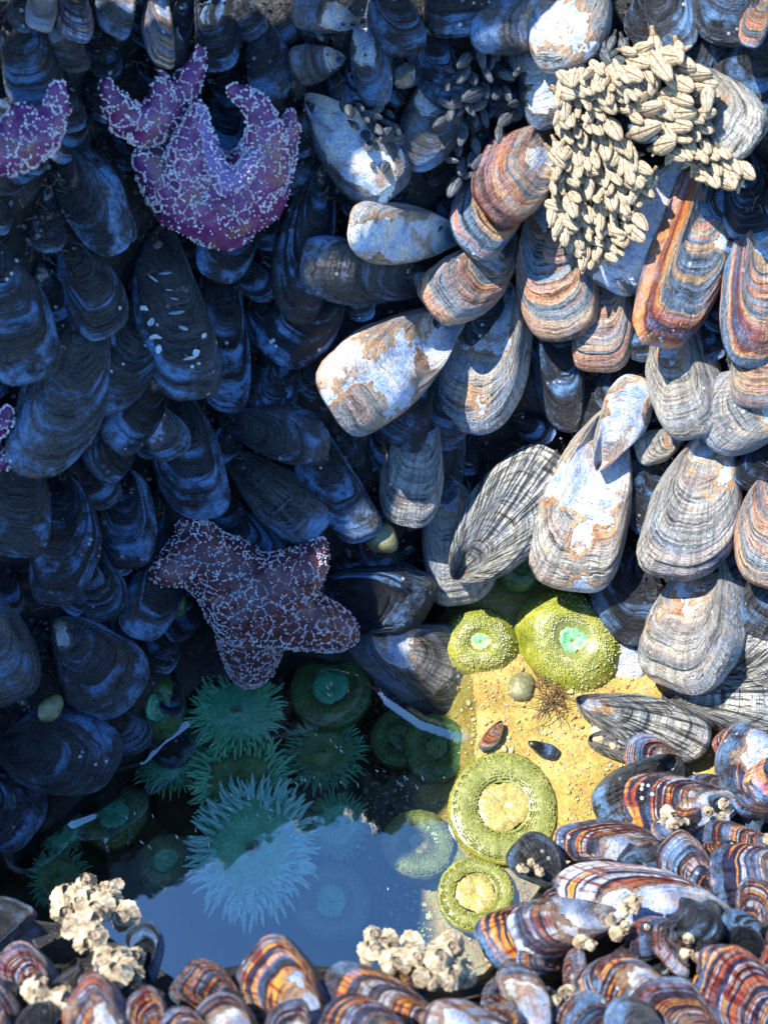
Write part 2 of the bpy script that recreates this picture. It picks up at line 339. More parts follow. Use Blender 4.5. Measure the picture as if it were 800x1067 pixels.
# ------------------------------------------------------------------ setting
def build_setting():
    # surrounding shore rock, one sheet out to the horizon
    n = 61; V = []
    ax = np.sign(np.linspace(-1, 1, n))*np.abs(np.linspace(-1, 1, n))**3*150
    for y in ax:
        for x in ax:
            rr = math.hypot(x, y)
            V.append((x, y, -.32 + (.25*fbm((x, y, 3), .35) if rr > 2.5 else 0)))
    tag(meshobj('shore_ground', V, grid_faces(n, n), M['rock']), kind='structure')
    # the rock wall behind the mussels (real relief, rising above the frame)
    V = []; xs = np.linspace(-2.2, 2.2, 220); zs = np.concatenate([np.linspace(-.34, .75, 90), np.linspace(.78, 1.25, 14)])
    for z in zs:
        for x in xs:
            y = ybase(x) + (z*COT if z > 0 else z*.25)
            nn = wall_n(Vector((x, y, z)))
            h = .018*fbm((x, y, z), 14, 5) + .012*fbm((x, y, z), 45, 3)
            p = Vector((x, y, z)) + nn*(h-.012)
            V.append(p)
    Fc = grid_faces(len(zs), len(xs))
    top = len(V); last = V[-len(xs):]
    for p in last: V.append((p.x, p.y+2.5, p.z+.1))
    for p in last: V.append((p.x, p.y+3.0, -.4))
    a = top-len(xs)
    for k in range(2):
        for j in range(len(xs)-1):
            s0 = a+k*len(xs); Fc.append((s0+j, s0+j+1, s0+len(xs)+j+1, s0+len(xs)+j))
    tag(meshobj('rock_wall', V, Fc, M['rock']), 'black rock wall rising behind the hanging mussels', 'rock wall')
    # pool floor
    xs = np.linspace(-1.4, 1.4, 260); ys = np.linspace(-1.3, .35, 170)
    V = [(x, y, floor_z(x, y)) for y in ys for x in xs]
    tag(meshobj('pool_floor', V, grid_faces(len(ys), len(xs)), M['sand']), kind='structure')
    # water with raised menisci along some shells
    curves = [[on_z(*p, 0) for p in c] for c in (
        [(118, 800), (150, 792), (165, 772), (192, 752)], [(50, 850), (75, 856), (98, 847)],
        [(375, 690), (405, 728), (440, 752), (480, 765)], [(330, 682), (375, 660)])]
    xs = np.linspace(-.75, .75, 500); ys = np.linspace(-.95, .15, 380)
    X, Y = np.meshgrid(xs, ys); Z = np.zeros_like(X)
    for c in curves:
        D = np.full_like(X, 9.)
        for p, q in zip(c[:-1], c[1:]):
            dx, dy = q.x-p.x, q.y-p.y; L2 = dx*dx+dy*dy
            u = np.clip(((X-p.x)*dx+(Y-p.y)*dy)/L2, 0, 1)
            D = np.minimum(D, np.hypot(X-p.x-u*dx, Y-p.y-u*dy))
        Z = np.maximum(Z, .0022*np.exp(-(D/.0032)**2))
    V = np.stack([X.ravel(), Y.ravel(), Z.ravel()], 1)
    tag(meshobj('pool_water', V, grid_faces(len(ys), len(xs)), M['water']), kind='structure')
    # near rock shelf under the foreground mussels
    edge = [(-500, 900), (-200, 930), (0, 950), (60, 960), (110, 975), (190, 1025), (260, 1000), (340, 1008), (400, 1010), (500, 1020), (530, 985),
            (560, 925), (630, 870), (660, 815), (730, 815), (800, 800), (900, 780), (1300, 760)]
    ex = [e[0] for e in edge]; ey = [e[1] for e in edge]
    V = []; cols = np.linspace(-500, 1300, 150); rows = 70
    for j in range(rows+3):
        for px in cols:
            e = np.interp(px, ex, ey)
            if j < 3:
                p = on_z(px, e, mound_z(px, e)-.045); p = Vector((p.x, p.y+.05*(3-j)/3, p.z - (p.z+.33)*(3-j)/3))
            else:
                py = e + (2300-e)*((j-3)/(rows-1))**2.2
                z = mound_z(px, min(py, 1150)) - .045
                p = on_z(px, min(py, 1500), z); 
                if py > 1500: p.y -= (py-1500)/800*.8
                p.z += .014*fbm(p, 18, 5)
            V.append(p)
    tag(meshobj('rock_shelf', V, grid_faces(rows+3, len(cols)), M['rock']), 'dark rock shelf under the near mussels', 'rock')
build_setting()

# unseen rock added above the frame, outlined to shade the left wall and pool
def rock_block(name, poly, z0, z1, label, cat, rough=.02, lean=None):
    bm = bmesh.new()
    P = []
    for i in range(len(poly)):
        a = Vector(poly[i]); b = Vector(poly[(i+1) % len(poly)]); n = max(2, int((b-a).length/.02))
        for k in range(n): P.append(a.lerp(b, k/n))
    rings = []; m = 7
    c = sum(P, Vector((0, 0)))/len(P)
    for i in range(m):
        f = i/(m-1); z = z0+(z1-z0)*f; s = 1-.05*f**3
        rg = []
        for p in P:
            q = c+(p-c)*s; d = (p-c).normalized()
            if lean: q = q+Vector(lean)*(z-z0)
            q = q + d*(rough*fbm((p.x, p.y, z), 16, 5) + rough*1.4*fbm((p.x, p.y, z+3), 5, 2))
            rg.append(bm.verts.new((q.x, q.y, z+.03*fbm((p.x, p.y, z), 9))))
        rings.append(rg)
    for i in range(m-1):
        for k in range(len(P)):
            l = (k+1) % len(P); bm.faces.new((rings[i][k], rings[i][l], rings[i+1][l], rings[i+1][k]))
    bm.faces.new(list(reversed(rings[0]))); bm.faces.new(rings[-1])
    me = bpy.data.meshes.new(name); bm.to_mesh(me); bm.free(); me.materials.append(M['rock'])
    o = bpy.data.objects.new(name, me); COL.objects.link(o); tag(o, label, cat); return o
def shade_pt(px, py, z, surf='wall', lift=.03):
    p = wall_hit(px, py, lift) if surf == 'wall' else on_z(px, py, -.02 if surf == 'pool' else 0)
    t = (z-p.z)/SUN.z; q = p+SUN*t; return (q.x, q.y)
ZC = .80
edge = [shade_pt(x, y, ZC, k) for x, y, k in (
    (620, -120, 'wall'), (600, 40, 'wall'), (570, 100, 'wall'), (530, 130, 'wall'), (490, 160, 'wall'), (450, 185, 'wall'), (402, 206, 'wall'), (398, 240, 'wall'), (428, 262, 'wall'),
    (440, 300, 'wall'), (400, 315, 'wall'), (350, 345, 'wall'), (335, 400, 'wall'), (375, 450, 'wall'), (400, 500, 'wall'), (440, 530, 'wall'),
    (410, 590, 'wall'), (412, 620, 'wall'), (440, 665, 'wall'), (452, 700, 'wall'), (470, 750, 'pool'),
    (480, 790, 'pool'), (462, 835, 'pool'), (425, 850, 'pool'), (448, 880, 'pool'), (415, 905, 'pool'), (408, 960, 'pool'))]
back = [shade_pt(x, y, ZC, 'wall', .05) for x, y in ((-300, 38), (14, 42), (60, 40), (62, 0), (64, 0), (64, 66), (114, 64), (117, -60), (138, -60), (140, 92), (190, 90), (195, -90), (420, -150))]
block = back + edge + [(-.60, -.37), (-.78, -.36), (-1.0, -.40), (-1.5, -.3)]
rock_block('shade_boulder', block, ZC, ZC+.35, 'large dark boulder added out of view to shade the left of the mussel wall', 'boulder', .006, (SUN.x/SUN.z*1.15, SUN.y/SUN.z*1.1))
def refl_pt(px, py, z):
    p = on_z(px, py, 0); d = ray(px, py); d = Vector((d.x, d.y, -d.z)); q = p+d*(z/d.z); return (q.x, q.y)
ZL = 2.5  # unseen cliff ledge added, its lip outlined to bound the sky reflection
lip = [refl_pt(x, y, ZL) for x, y in ((112, 905), (150, 885), (185, 862), (225, 868), (262, 838), (300, 822), (330, 826), (355, 812), (372, 806),
       (392, 824), (415, 812), (450, 808), (480, 822), (520, 805))]
ledge = lip + [(.7, 1.0), (.7, 2.6), (-.86, 2.6), (-.88, .6)]
ld = rock_block('reflection_ledge', ledge, ZL, ZL+.5, None, None, .055)
block2 = [(-1.3, 2.0), (.7, 2.0), (.8, 3.2), (-1.4, 3.2)]
cf = rock_block('added_cliff_face', block2, .2, ZL+.2, None, None, .05)
cl = empty('reflection_cliff'); tag(cl, 'unseen dark cliff added behind the mussel wall, its ledge outlining the pool reflection', 'cliff')
ld.parent = cl; cf.parent = cl

# ------------------------------------------------------------------ mussels
def valve_mesh(name, seed, nr=44, nt=44, bend=.0):
    rg = np.random.default_rng(seed)
    phi = np.linspace(.012, 2*math.pi-.012, nt); s = (1-np.cos(phi))/2
    wid = s**(.48+.25*rg.random())*(1-s)**(.26+.16*rg.random()); wid /= wid.max()
    dors = 1.0+.32*rg.random(); pk = .10*rg.random()
    side = np.where(phi < math.pi, dors, -(1.9-dors))
    wid = wid*(1+np.where(phi < math.pi, pk*np.exp(-((s-.55)/.12)**2), -pk*np.exp(-((s-.35)/.2)**2)))
    ox = .5*wid*side + bend*s*s + .012*np.sin(s*9+rg.random()*6)
    oy = s.copy()
    r = np.linspace(0, 1, nr)**.9
    nring = rg.integers(8, 15); ph = rg.random(nring*3)
    saw = np.zeros(nr)
    pos = np.sort(rg.random(nring)*.85+.12); amp = .4+rg.random(nring)
    for p, a in zip(pos, amp): saw += a*np.where(r < p, 0, np.exp(-(r-p)/.03))*1.25
    h = r**.62*(1-r**2.6)**.58; h /= h.max()
    wav = .022*np.sin(phi*3+rg.random()*6)+.014*np.sin(phi*7+rg.random()*6)+.008*np.sin(phi*17+rg.random()*6)
    X = r[:, None]*ox[None]*(1+wav[None]*r[:, None]); Y = r[:, None]*oy[None]
    sc = (1 - .011*saw)
    X *= sc[:, None]; Y = Y*sc[:, None]
    lump = np.array([[noise.noise(Vector((X[i, j]*6, Y[i, j]*6, seed*3.1))) for j in range(nt)] for i in range(nr)])
    Z = h[:, None]*np.ones((1, nt))*(1+.14*lump) - .020*saw[:, None]*(r[:, None] > .05)
    Z = np.maximum(Z, 0)*.5
    Z[-1] = 0
    V = np.stack([X.ravel(), Y.ravel(), Z.ravel()], 1)
    U = np.stack([np.repeat(r, nt), np.tile(np.linspace(0, 1, nt), nr)], 1)
    me = bpy.data.meshes.new(name)
    Fc = grid_faces(nr, nt)
    me.from_pydata(V.tolist(), [], Fc)
    ul = me.uv_layers.new(name='UVMap'); li = np.zeros(len(me.loops), dtype=np.int32); me.loops.foreach_get('vertex_index', li)
    ul.data.foreach_set('uv', U[li].astype(np.float32).ravel())
    me.polygons.foreach_set('use_smooth', [True]*len(me.polygons)); me.materials.append(M['mussel']); me.update()
    return me
VALVES = [valve_mesh('valve', 100+i, 60, 48, [-.16, .14, 0, -.09, .20, -.22, .08, .16][i % 8]) for i in range(16)]
VALVES_LO = [valve_mesh('valve', 300+i, 26, 24, [-.1, .1, 0][i % 3]) for i in range(6)]
# how a shell looks: tone (dark..weathered grey), worn nacre, banding, amber checks, ribs, wet gloss
ST = {'K': (.04, .12, .0, 0, .15, .9), 'KB': (.10, .30, .0, 0, .1, .9), 'KS': (.05, .0, 0, 0, .0, 1.0), 'B': (.15, .85, .0, 0, .1, .8), 'G': (.85, .46, .14, 0, .35, .4),
      'GW': (.8, .70, .2, 0, .35, .4), 'GO': (.75, .35, .65, 0, .25, .4), 'O': (.6, .48, .95, 0, .3, .5), 'C': (.7, .80, .3, 0, .1, .3),
      'KC': (.25, .55, .0, 0, .7, .6), 'R': (.75, .15, .0, 0, 1.0, .35), 'KR': (.12, .2, 0, 0, .9, .7), 'A': (.3, .25, .2, .95, .2, .8), 'AN': (.4, .72, .2, .9, .2, .7), 'AK': (.1, .1, .2, .75, .6, .8),
      'W': (.8, 1.0, 0, 0, 0, .4)}
MUSSEL_N = 0
def place(A, B, width, zdir, style, label, group, roll=0., thick=.62, lo=False, mi=None, cat='mussel'):
    global MUSSEL_N
    MUSSEL_N += 1; k = MUSSEL_N
    y = B-A; L = y.length; y.normalize()
    z = (zdir - y*zdir.dot(y)).normalized(); x = y.cross(z)
    m3 = Matrix((x, y, z)).transposed(); m3 = Matrix.Rotation(roll, 3, y) @ m3
    root = empty('mussel'); root.matrix_world = Matrix.Translation(A) @ m3.to_4x4()
    tag(root, label, cat, group)
    st = ST[style]; me = (VALVES_LO if lo else VALVES)[(k*7+3) % (6 if lo else 16) if mi is None else mi]
    sx = width if random.random() < .5 else -width
    for sz in (1, -1):
        v = bpy.data.objects.new('valve', me); COL.objects.link(v); v.parent = root
        v.scale = (sx, L, width*thick*sz)
        for nm, val in zip(('tone', 'worn', 'band', 'amber', 'rib', 'wet'), st):
            v[nm] = float(min(1, max(0, val*(.85+.3*random.random()) + (random.random()-.5)*.06*(val > 0))))
        v['seed'] = float((k*.6180339) % 1 * 9)
    return root
def wall_mussel(ux, uy, tx, ty, w, style, label, group, lift=.036, ext=1.35, sink=.012, roll=0., **kw):
    ux, uy = tx+(ux-tx)*ext, ty+(uy-ty)*ext
    A = wall_hit(ux, uy, -sink); B = wall_hit(tx, ty, lift)
    mid = (A+B)/2; dep = (mid-CAM).length
    n = wall_n(mid); v = (CAM-mid).normalized()
    return place(A, B, w/F*dep*1.04, n*.35+v*.65, style, label, group, R(roll)+R(random.gauss(0, 15)), **kw)
GS = 'sunlit mussels hanging on the right of the wall'; GD = 'shaded mussels hanging on the left and centre of the wall'
wall = [
 # sunlit right side
 (472,240,366,228,64,'W','blue mussel lying level with a white sunlit patch, right above the dark patchy one',GD,dict(ext=1,lift=.055,thick=.6)),
 (442,292,318,252,66,'KB','dark patchy blue mussel lying just under the level blue and white one',GD,dict(ext=1.05,lift=.04)),
 (325,210,300,336,62,'K','blue ringed mussel hanging left of the dark patchy one, above the round ringed one',GD,{}),
 (345,318,300,386,72,'K','round dark blue ringed mussel with a small square pale mark at mid wall',GD,dict(lift=.03)),
 (468,325,352,440,98,'C','largest cream and blue worn mussel at mid wall slanting down left',GS,dict(ext=1.0,lift=.07)),
 (425,400,402,461,68,'K','dark ringed mussel tucked under the big cream and blue one',GD,dict(lift=.02)),
 (462,400,442,463,60,'K','dark ringed mussel right below the big cream one, its neighbour on the left also dark',GD,dict(lift=.014)),
 (517,258,448,322,70,'GO','white topped mussel with red brown rings on its lower left edge',GS,dict(ext=1.1,lift=.055)),
 (500,310,492,368,44,'KB','small dark mussel in shade between the red ringed one and the big grey rounded one',GS,dict(lift=.02)),
 (528,340,508,455,98,'GW','broad grey mussel with rusty and white worn top at the centre of the picture',GS,dict(lift=.055)),
 (530,190,480,256,72,'O','orange banded mussel, the lower of the two overlapping orange ones',GS,dict(lift=.05)),
 (575,142,520,236,76,'O','orange banded mussel with bleached white flank, the upper of the two overlapping ones',GS,dict(ext=1.1,lift=.075)),
 (556,50,568,136,58,'B','wet blue mussel with cream edge left of the barnacle clump',GS,dict(lift=.04)),
 (592,32,492,14,62,'B','smooth blue mussel at the top edge beside the cream oval one',GD,dict(ext=1,lift=.05)),
 (600,-20,622,50,84,'W','cream worn oval mussel with pale rim at the top edge',GS,dict(ext=1.1,lift=.07)),
 (688,-15,712,56,46,'K','narrow dark blue mussel at the top edge right of the cream oval one',GS,{}),
 (735,78,788,146,66,'G','pinkish white mussel striped black below, right of the barnacle clumps',GS,dict(ext=1.1,lift=.06)),
 (722,172,648,310,82,'B','large smooth blue mussel hanging under the barnacle clumps',GS,dict(ext=1.1,lift=.035)),
 (598,215,585,275,44,'GO','small purple mussel peeking out below the big barnacle clump',GS,dict(lift=.045)),
 (567,245,563,357,82,'GO','grey and orange banded mussel with a dark shadow notch at its top',GS,dict(lift=.045)),
 (640,295,631,389,66,'GO','grey mussel with pink bands and fine ribs below the large smooth blue one',GS,dict(lift=.035)),
 (728,210,700,367,82,'O','large orange and grey mussel with creamy worn flank, left of the red one',GS,dict(lift=.055)),
 (783,255,764,381,64,'O','red orange banded mussel near the right edge',GS,dict(lift=.05)),
 (715,358,722,458,74,'G','plain grey finely ringed mussel hanging below the large orange and grey one',GS,dict(lift=.04)),
 (795,352,780,425,74,'GO','grey pink mussel at the right edge directly under the red orange one',GS,dict(lift=.04)),
 (835,400,745,474,84,'G','broad grey mussel at the right edge slanting left, third down from the red orange one',GS,dict(ext=1.1,lift=.035)),
 (800,470,785,514,54,'K','dark smooth mussel with a yellow base at the right edge',GS,dict(lift=.025)),
 (622,486,655,388,50,'W','blue and cream smooth mussel tapering down like a wedge',GS,dict(ext=1.0,lift=.03,sink=-.045)),
 (715,452,660,466,36,'G','small ringed mussel lying level between the wedge shaped one and the plain grey one',GS,dict(ext=1,lift=.02)),
 (586,340,578,450,54,'K','dark shaded mussel right of the broad rusty topped one',GS,dict(lift=.02)),
 (474,600,552,456,94,'R','deeply ribbed grey mussel tapering down to a point',GS,dict(ext=1.0,lift=.025,sink=-.05)),
 (440,450,420,549,66,'G','half shaded grey mussel below the big cream one',GD,dict(lift=.045)),
 (462,525,472,632,80,'G','pale grey ringed mussel with a yellow lip under the ribbed one',GS,dict(lift=.04)),
 (636,440,620,619,102,'GW','tall grey mussel with a rusty white top and split edge, above the bigger anemone',GS,dict(lift=.065,ext=1.1)),
 (738,465,708,607,96,'GW','large grey mussel with yellow and white crusted top, between two tall grey ones',GS,dict(lift=.06,ext=1.15)),
 (812,500,775,606,84,'GO','grey mussel with a red lower rim at the right edge',GS,dict(lift=.05)),
 (755,595,706,722,102,'G','large pale grey mussel hanging lowest on the right wall',GS,dict(lift=.075,ext=1.15)),
 (655,590,655,677,78,'KS','smooth blue shaded mussel behind the lowest pale grey one',GS,dict(lift=.02)),
 (592,528,560,592,48,'G','small grey mussel poking out left of the tall split one',GS,dict(lift=.025)),
 (822,600,783,662,52,'KR','black and white striped mussel at the right edge under the red rimmed one',GS,dict(lift=.03)),
 (742,712,835,680,68,'R','ribbed dark grey mussel at the right edge beside the lowest pale one',GS,dict(ext=1,lift=.03)),
 (668,668,658,721,44,'W','small white worn shell beside the lowest pale grey mussel',GS,dict(lift=.03)),
 # centre
 (336,598,446,640,84,'K','blue mussel with a grey sunlit right end, above the water in the centre',GD,dict(ext=1,lift=.05)),
 (372,662,496,746,94,'KC','dark mussel with a brown crusted end dipping into the pool',GD,dict(ext=1,lift=.065,sink=-.02)),
 (318,108,402,212,74,'B','big striped blue mussel slanting down right at upper centre',GD,dict(ext=1,lift=.045)),
 (455,98,440,182,62,'B','blue topped mussel with dark rings at upper centre',GD,dict(lift=.04)),
 (388,45,408,106,40,'B','narrow flaking blue mussel near the top centre',GD,{}),
 (402,5,428,58,50,'K','ringed blue mussel near the top centre, above the narrow flaking one',GD,{}),
 (365,26,305,16,36,'B','small blue mussel lying level near the top, the upper of two',GD,dict(ext=1,lift=.04)),
 (350,62,303,55,38,'B','small blue mussel lying level near the top, the lower of two',GD,dict(ext=1,lift=.04)),
 (446,45,466,114,46,'K','narrow dark ringed mussel right of the narrow flaking one',GD,{}),
 (513,88,525,126,34,'KB','small purplish grey mussel left of the wet blue one',GD,{}),
 (470,-20,472,36,72,'K','very dark ringed mussel cut by the top edge at centre',GD,{}),
 (275,45,292,104,46,'K','dark mussel above the right arm of the big purple sea star',GD,{}),
 (468,430,468,540,48,'KB','dark blue mussel in shade left of the ribbed pointed one',GD,dict(lift=.015)),
 # left
 (168,250,203,417,80,'KB','long dark blue mussel spotted with white lichen at left centre',GD,dict(ext=1.05,lift=.065)),
 (235,300,246,431,60,'K','dull dark mussel right of the long white spotted one',GD,dict(lift=.025)),
 (256,222,240,298,62,'K','dark ringed mussel directly under the big purple sea star',GD,dict(lift=.03)),
 (78,280,122,347,64,'K','small mussel with bright raised rings left of the long spotted one',GD,dict(lift=.045)),
 (70,168,112,270,62,'K','dull brownish mussel left of the big purple sea star',GD,dict(lift=.03)),
 (-8,285,22,403,76,'K','dark mussel with a blue tip at the left edge, upper third',GD,dict(lift=.04)),
 (88,325,48,503,86,'KB','very long dark mussel with a bright blue rounded end at the left',GD,dict(ext=1.0,lift=.07)),
 (152,350,120,438,82,'K','broad ringed dark mussel below and left of the spotted one',GD,dict(lift=.05)),
 (150,412,116,468,54,'K','ringed mussel just under the broad ringed dark one',GD,dict(lift=.035)),
 (128,448,106,502,58,'K','dull mussel, lowest of three stacked at left centre',GD,dict(lift=.02)),
 (150,430,172,482,48,'B','small mussel with flaking bright blue skin at left centre',GD,dict(lift=.03)),
 (188,432,206,543,74,'K','dark round ended mussel left of the smooth blue one',GD,dict(lift=.045)),
 (238,432,340,482,60,'KS','smooth glossy blue mussel slanting right at mid wall',GD,dict(ext=1,lift=.05)),
 (232,470,330,562,66,'KR','dark mussel with long pale streaks above the lower sea star',GD,dict(ext=1,lift=.04)),
 (325,462,372,569,60,'K','dark upright mussel with a pale pink right edge',GD,dict(lift=.04)),
 (225,525,305,592,52,'K','black mussel lying against the top of the lower sea star',GD,dict(ext=1,lift=.035)),
 (22,480,16,581,76,'K','rough blue black mussel at the left edge at mid height',GD,dict(lift=.05)),
 (62,530,50,632,68,'K','dark mussel with bright blue bands under the rough one at the left edge',GD,dict(lift=.04)),
 (140,515,152,591,60,'K','blue ringed mussel left of the upper end of the lower sea star',GD,dict(lift=.04)),
 (168,585,148,668,60,'K','ringed mussel below the blue ringed one, left of the lower sea star',GD,dict(lift=.045)),
 (55,645,156,712,86,'KB','large blue ringed mussel slanting right above the pool at left',GD,dict(ext=1,lift=.05)),
 (-15,625,28,728,76,'KB','textured bright blue mussel at the left edge above the pool',GD,dict(lift=.055)),
 (66,737,154,782,48,'K','small mussel with square blue checks lying above the water at left',GD,dict(ext=1,lift=.04)),
 (5,765,105,828,92,'K','large dull mussel at the water line at left',GD,dict(ext=1,lift=.045)),
 (-25,815,38,868,72,'K','dull mussel at the left edge half in the pool',GD,dict(ext=1,lift=.04)),
 (18,40,30,112,58,'K','very dark mussel above the sea star at the left edge',GD,dict(lift=.02)),
 (128,-12,128,42,38,'B','small blue ringed mussel at the top edge left of the orange striped one',GD,{}),
 (58,32,80,76,34,'B','small bright blue mussel beneath the amber one at the top left',GD,dict(lift=.04)),
 (78,0,92,44,34,'A','small amber striped mussel catching light at the top left',GD,dict(lift=.06)),
 (46,-14,36,30,28,'C','small pinkish white mussel cut by the top edge at the far left',GD,dict(lift=.06)),
 (164,10,164,68,30,'O','small orange and white mussel catching light above the purple stars',GD,dict(lift=.06)),
 (186,40,182,73,28,'B','tiny blue mussel right beside the orange and white one',GD,{}),
 (240,105,235,168,36,'K','brownish mussel held between the arms of the big purple sea star',GD,dict(lift=.035)),
 (215,20,225,75,44,'K','dark mussel at the top edge above the big purple sea star',GD,{}),
 (770,185,765,252,52,'K','dark shaded mussel above the red orange one',GS,dict(lift=.02)),
 (760,-25,750,48,60,'K','dark mussel at the top right corner',GS,dict(lift=.03)),
 (795,10,786,50,26,'O','small orange and white mussel at the top right corner',GS,dict(lift=.05)),
 (645,560,640,600,50,'K','dark mussel in the gap between the two largest grey ones',GS,dict(lift=.0)),
 (615,112,684,148,26,'KR','narrow dark grey mussel wedged between the two barnacle clumps',GS,dict(ext=1,lift=.075)),
 (690,480,690,560,50,'K','dark mussel deep in the gap above the crusted topped one',GS,dict(lift=.0)),
 (20,430,10,470,34,'K','small dark mussel left of the very long one',GD,{}),
 (95,590,105,650,50,'K','dark mussel in the gap above the large ringed one at left',GD,dict(lift=.01)),
 (295,380,300,430,50,'K','dark mussel in the gap above the smooth glossy one',GD,dict(lift=.005)),
 (255,180,265,215,40,'K','dark mussel partly behind the big purple sea star',GD,dict(lift=.0)),
]
for r_ in wall:
    wall_mussel(*r_[:8], **r_[8])

for (ux, uy, tx, ty, w_, za, zb, lab) in (
        (600, 732, 742, 758, 62, .014, .030, 'ribbed grey mussel lying level at the foot of the wall, the left of two'),
        (688, 728, 850, 752, 70, .030, .045, 'ribbed grey mussel lying level at the foot of the wall, the right of two'),
        (612, 772, 720, 790, 44, .006, .012, 'low ribbed mussel half buried between the sand and the near shelf')):
    A = on_z(ux, uy, za); B = on_z(tx, ty, zb)
    place(A, B, w_/F*(A-CAM).length, Vector((0, -.35, 1)), 'R', lab, GS, R(-8))
# near mussels on the shelf in front
def near_mussel(ux, uy, tx, ty, w, style, label, lift=.03, sink=.0, roll=0., ext=1.05, **kw):
    ux, uy = tx+(ux-tx)*ext, ty+(uy-ty)*ext
    A = mound_hit(ux, uy, -sink); B = mound_hit(tx, ty, lift)
    mid = (A+B)/2; dep = (mid-CAM).length
    return place(A, B, w/F*dep*1.04, (CAM-mid).normalized()*.8+Vector((0, 0, .2)), style, label, 'sunlit mussels on the near shelf', R(roll)+R(random.uniform(-14, 14)), thick=.7, **kw)
near = [
 (750,950,577,912,78,'AN','longest near mussel, blue and white with amber checks, pointing left',dict(lift=.045)),
 (692,884,575,877,42,'AN','slim amber edged mussel lying just behind the longest near one',dict(lift=.02)),
 (748,838,650,828,74,'AN','mussel with a navy edge and lilac blue middle near the back of the shelf',dict(lift=.04)),
 (690,800,618,838,68,'KR','black ribbed mussel at the back left of the near shelf',dict(lift=.01)),
 (748,935,688,880,56,'AK','striped mussel right of the slim amber edged one',dict(lift=.035)),
 (818,908,738,900,70,'AN','navy, amber and pale blue mussel at the right edge',dict(lift=.05)),
 (812,885,733,862,34,'A','thin dark mussel with amber checks behind the navy and amber one',dict(lift=.03)),
 (835,835,742,788,84,'AN','mussel with a pale blue rim and red checks at the back right corner',dict(lift=.035)),
 (835,790,775,810,60,'A','orange striped mussel at the right edge behind the others',dict(lift=.06)),
 (582,922,538,876,50,'KR','dark striped mussel with a white crust at the left tip of the shelf',dict(lift=.03)),
 (582,952,500,978,62,'A','amber and black ringed mussel hanging over the pool at the shelf end',dict(lift=.03)),
 (632,965,543,992,58,'AN','pale grey blue mussel under the longest near one',dict(lift=.04)),
 (562,1095,538,1008,48,'AN','brown mussel with a bright blue tip by the bottom edge',dict(lift=.04)),
 (702,1045,630,1005,62,'AN','brownish pearly mussel in the middle of the near shelf',dict(lift=.04)),
 (712,968,658,975,38,'AK','maroon dark mussel below the longest near one',dict(lift=.035)),
 (745,1085,658,1028,66,'A','black, amber and silver mussel at the bottom edge',dict(lift=.05)),
 (822,1085,722,1030,84,'A','big amber and navy ringed mussel at the bottom right corner',dict(lift=.055)),
 (785,1020,728,1002,38,'A','cream and amber ribbed mussel right above the big corner one',dict(lift=.045)),
 (776,972,785,915,42,'A','orange fan shaped mussel under the navy and amber one',dict(lift=.05)),
 (700,950,738,988,40,'K','navy mussel between the cream ribbed and the maroon ones',dict(lift=.03)),
 (645,1085,590,1042,48,'AK','maroon mussel at the bottom edge left of the black and silver one',dict(lift=.045)),
 (695,1095,628,1058,42,'B','blue mussel cut by the bottom edge at the right',dict(lift=.055)),
 (835,1035,793,1005,52,'A','orange mussel cut by the right edge low down',dict(lift=.05)),
 (792,1005,765,962,32,'K','small dark mussel right of the navy one',dict(lift=.03)),
 (800,760,740,770,40,'AK','dark red mussel between the ribbed wall shells and the near shelf',dict(lift=.02)),
 (700,790,650,780,36,'A','small amber mussel at the far left back of the shelf',dict(lift=.01)),
 (345,1075,272,985,82,'AN','purple blue mussel with a white worn stripe at the bottom',dict(lift=.05)),
 (455,1065,342,1008,72,'A','mussel with amber and white checks at the bottom, right of the purple blue one',dict(lift=.055)),
 (425,1095,338,1050,58,'A','red and white checked mussel at the bottom edge',dict(lift=.06)),
 (535,1095,448,1046,62,'AN','pearly blue mussel at the bottom edge below the white crust',dict(lift=.05)),
 (255,1055,192,1010,52,'AK','red brown mussel at the left end of the bottom row',dict(lift=.03)),
 (-20,995,12,936,52,'KS','smooth blue mussel at the left edge near the bottom',dict(lift=.05)),
 (55,1035,14,982,44,'A','orange checked mussel below the smooth blue one at the left edge',dict(lift=.04)),
 (135,1095,82,1032,64,'AN','dark blue mussel with an orange middle at the bottom left',dict(lift=.04)),
 (175,1095,150,1030,42,'A','narrow blue and orange mussel at the bottom left',dict(lift=.05)),
 (225,1095,175,1050,52,'A','orange ringed mussel cut by the bottom edge at left',dict(lift=.045)),
 (262,1095,213,1043,52,'AN','whitish and black mussel cut by the bottom edge',dict(lift=.045)),
 (155,1015,136,968,36,'KS','small navy mussel right of the cream crust at left',dict(lift=.03)),
 (-20,1060,10,1032,42,'A','orange mussel in the bottom left corner',dict(lift=.04)),
 (45,1095,30,1050,40,'K','black mussel at the bottom edge near the left corner',dict(lift=.03)),
 (300,1100,280,1050,50,'AN','purple mussel cut by the bottom edge below the white striped one',dict(lift=.055)),
 (500,1100,530,1052,44,'AK','dark mussel at the bottom edge between the pearly and the blue tipped ones',dict(lift=.03)),
 (400,1040,440,1000,40,'AK','small dark mussel behind the white crust at the bottom',dict(lift=.0)),
 (640,1000,600,1030,40,'A','small amber mussel beside the brown blue tipped one',dict(lift=.02)),
 (840,960,795,950,44,'AN','pale mussel cut by the right edge beside the orange fan shaped one',dict(lift=.03)),
]
for r_ in near: near_mussel(*r_[:7], **r_[7])

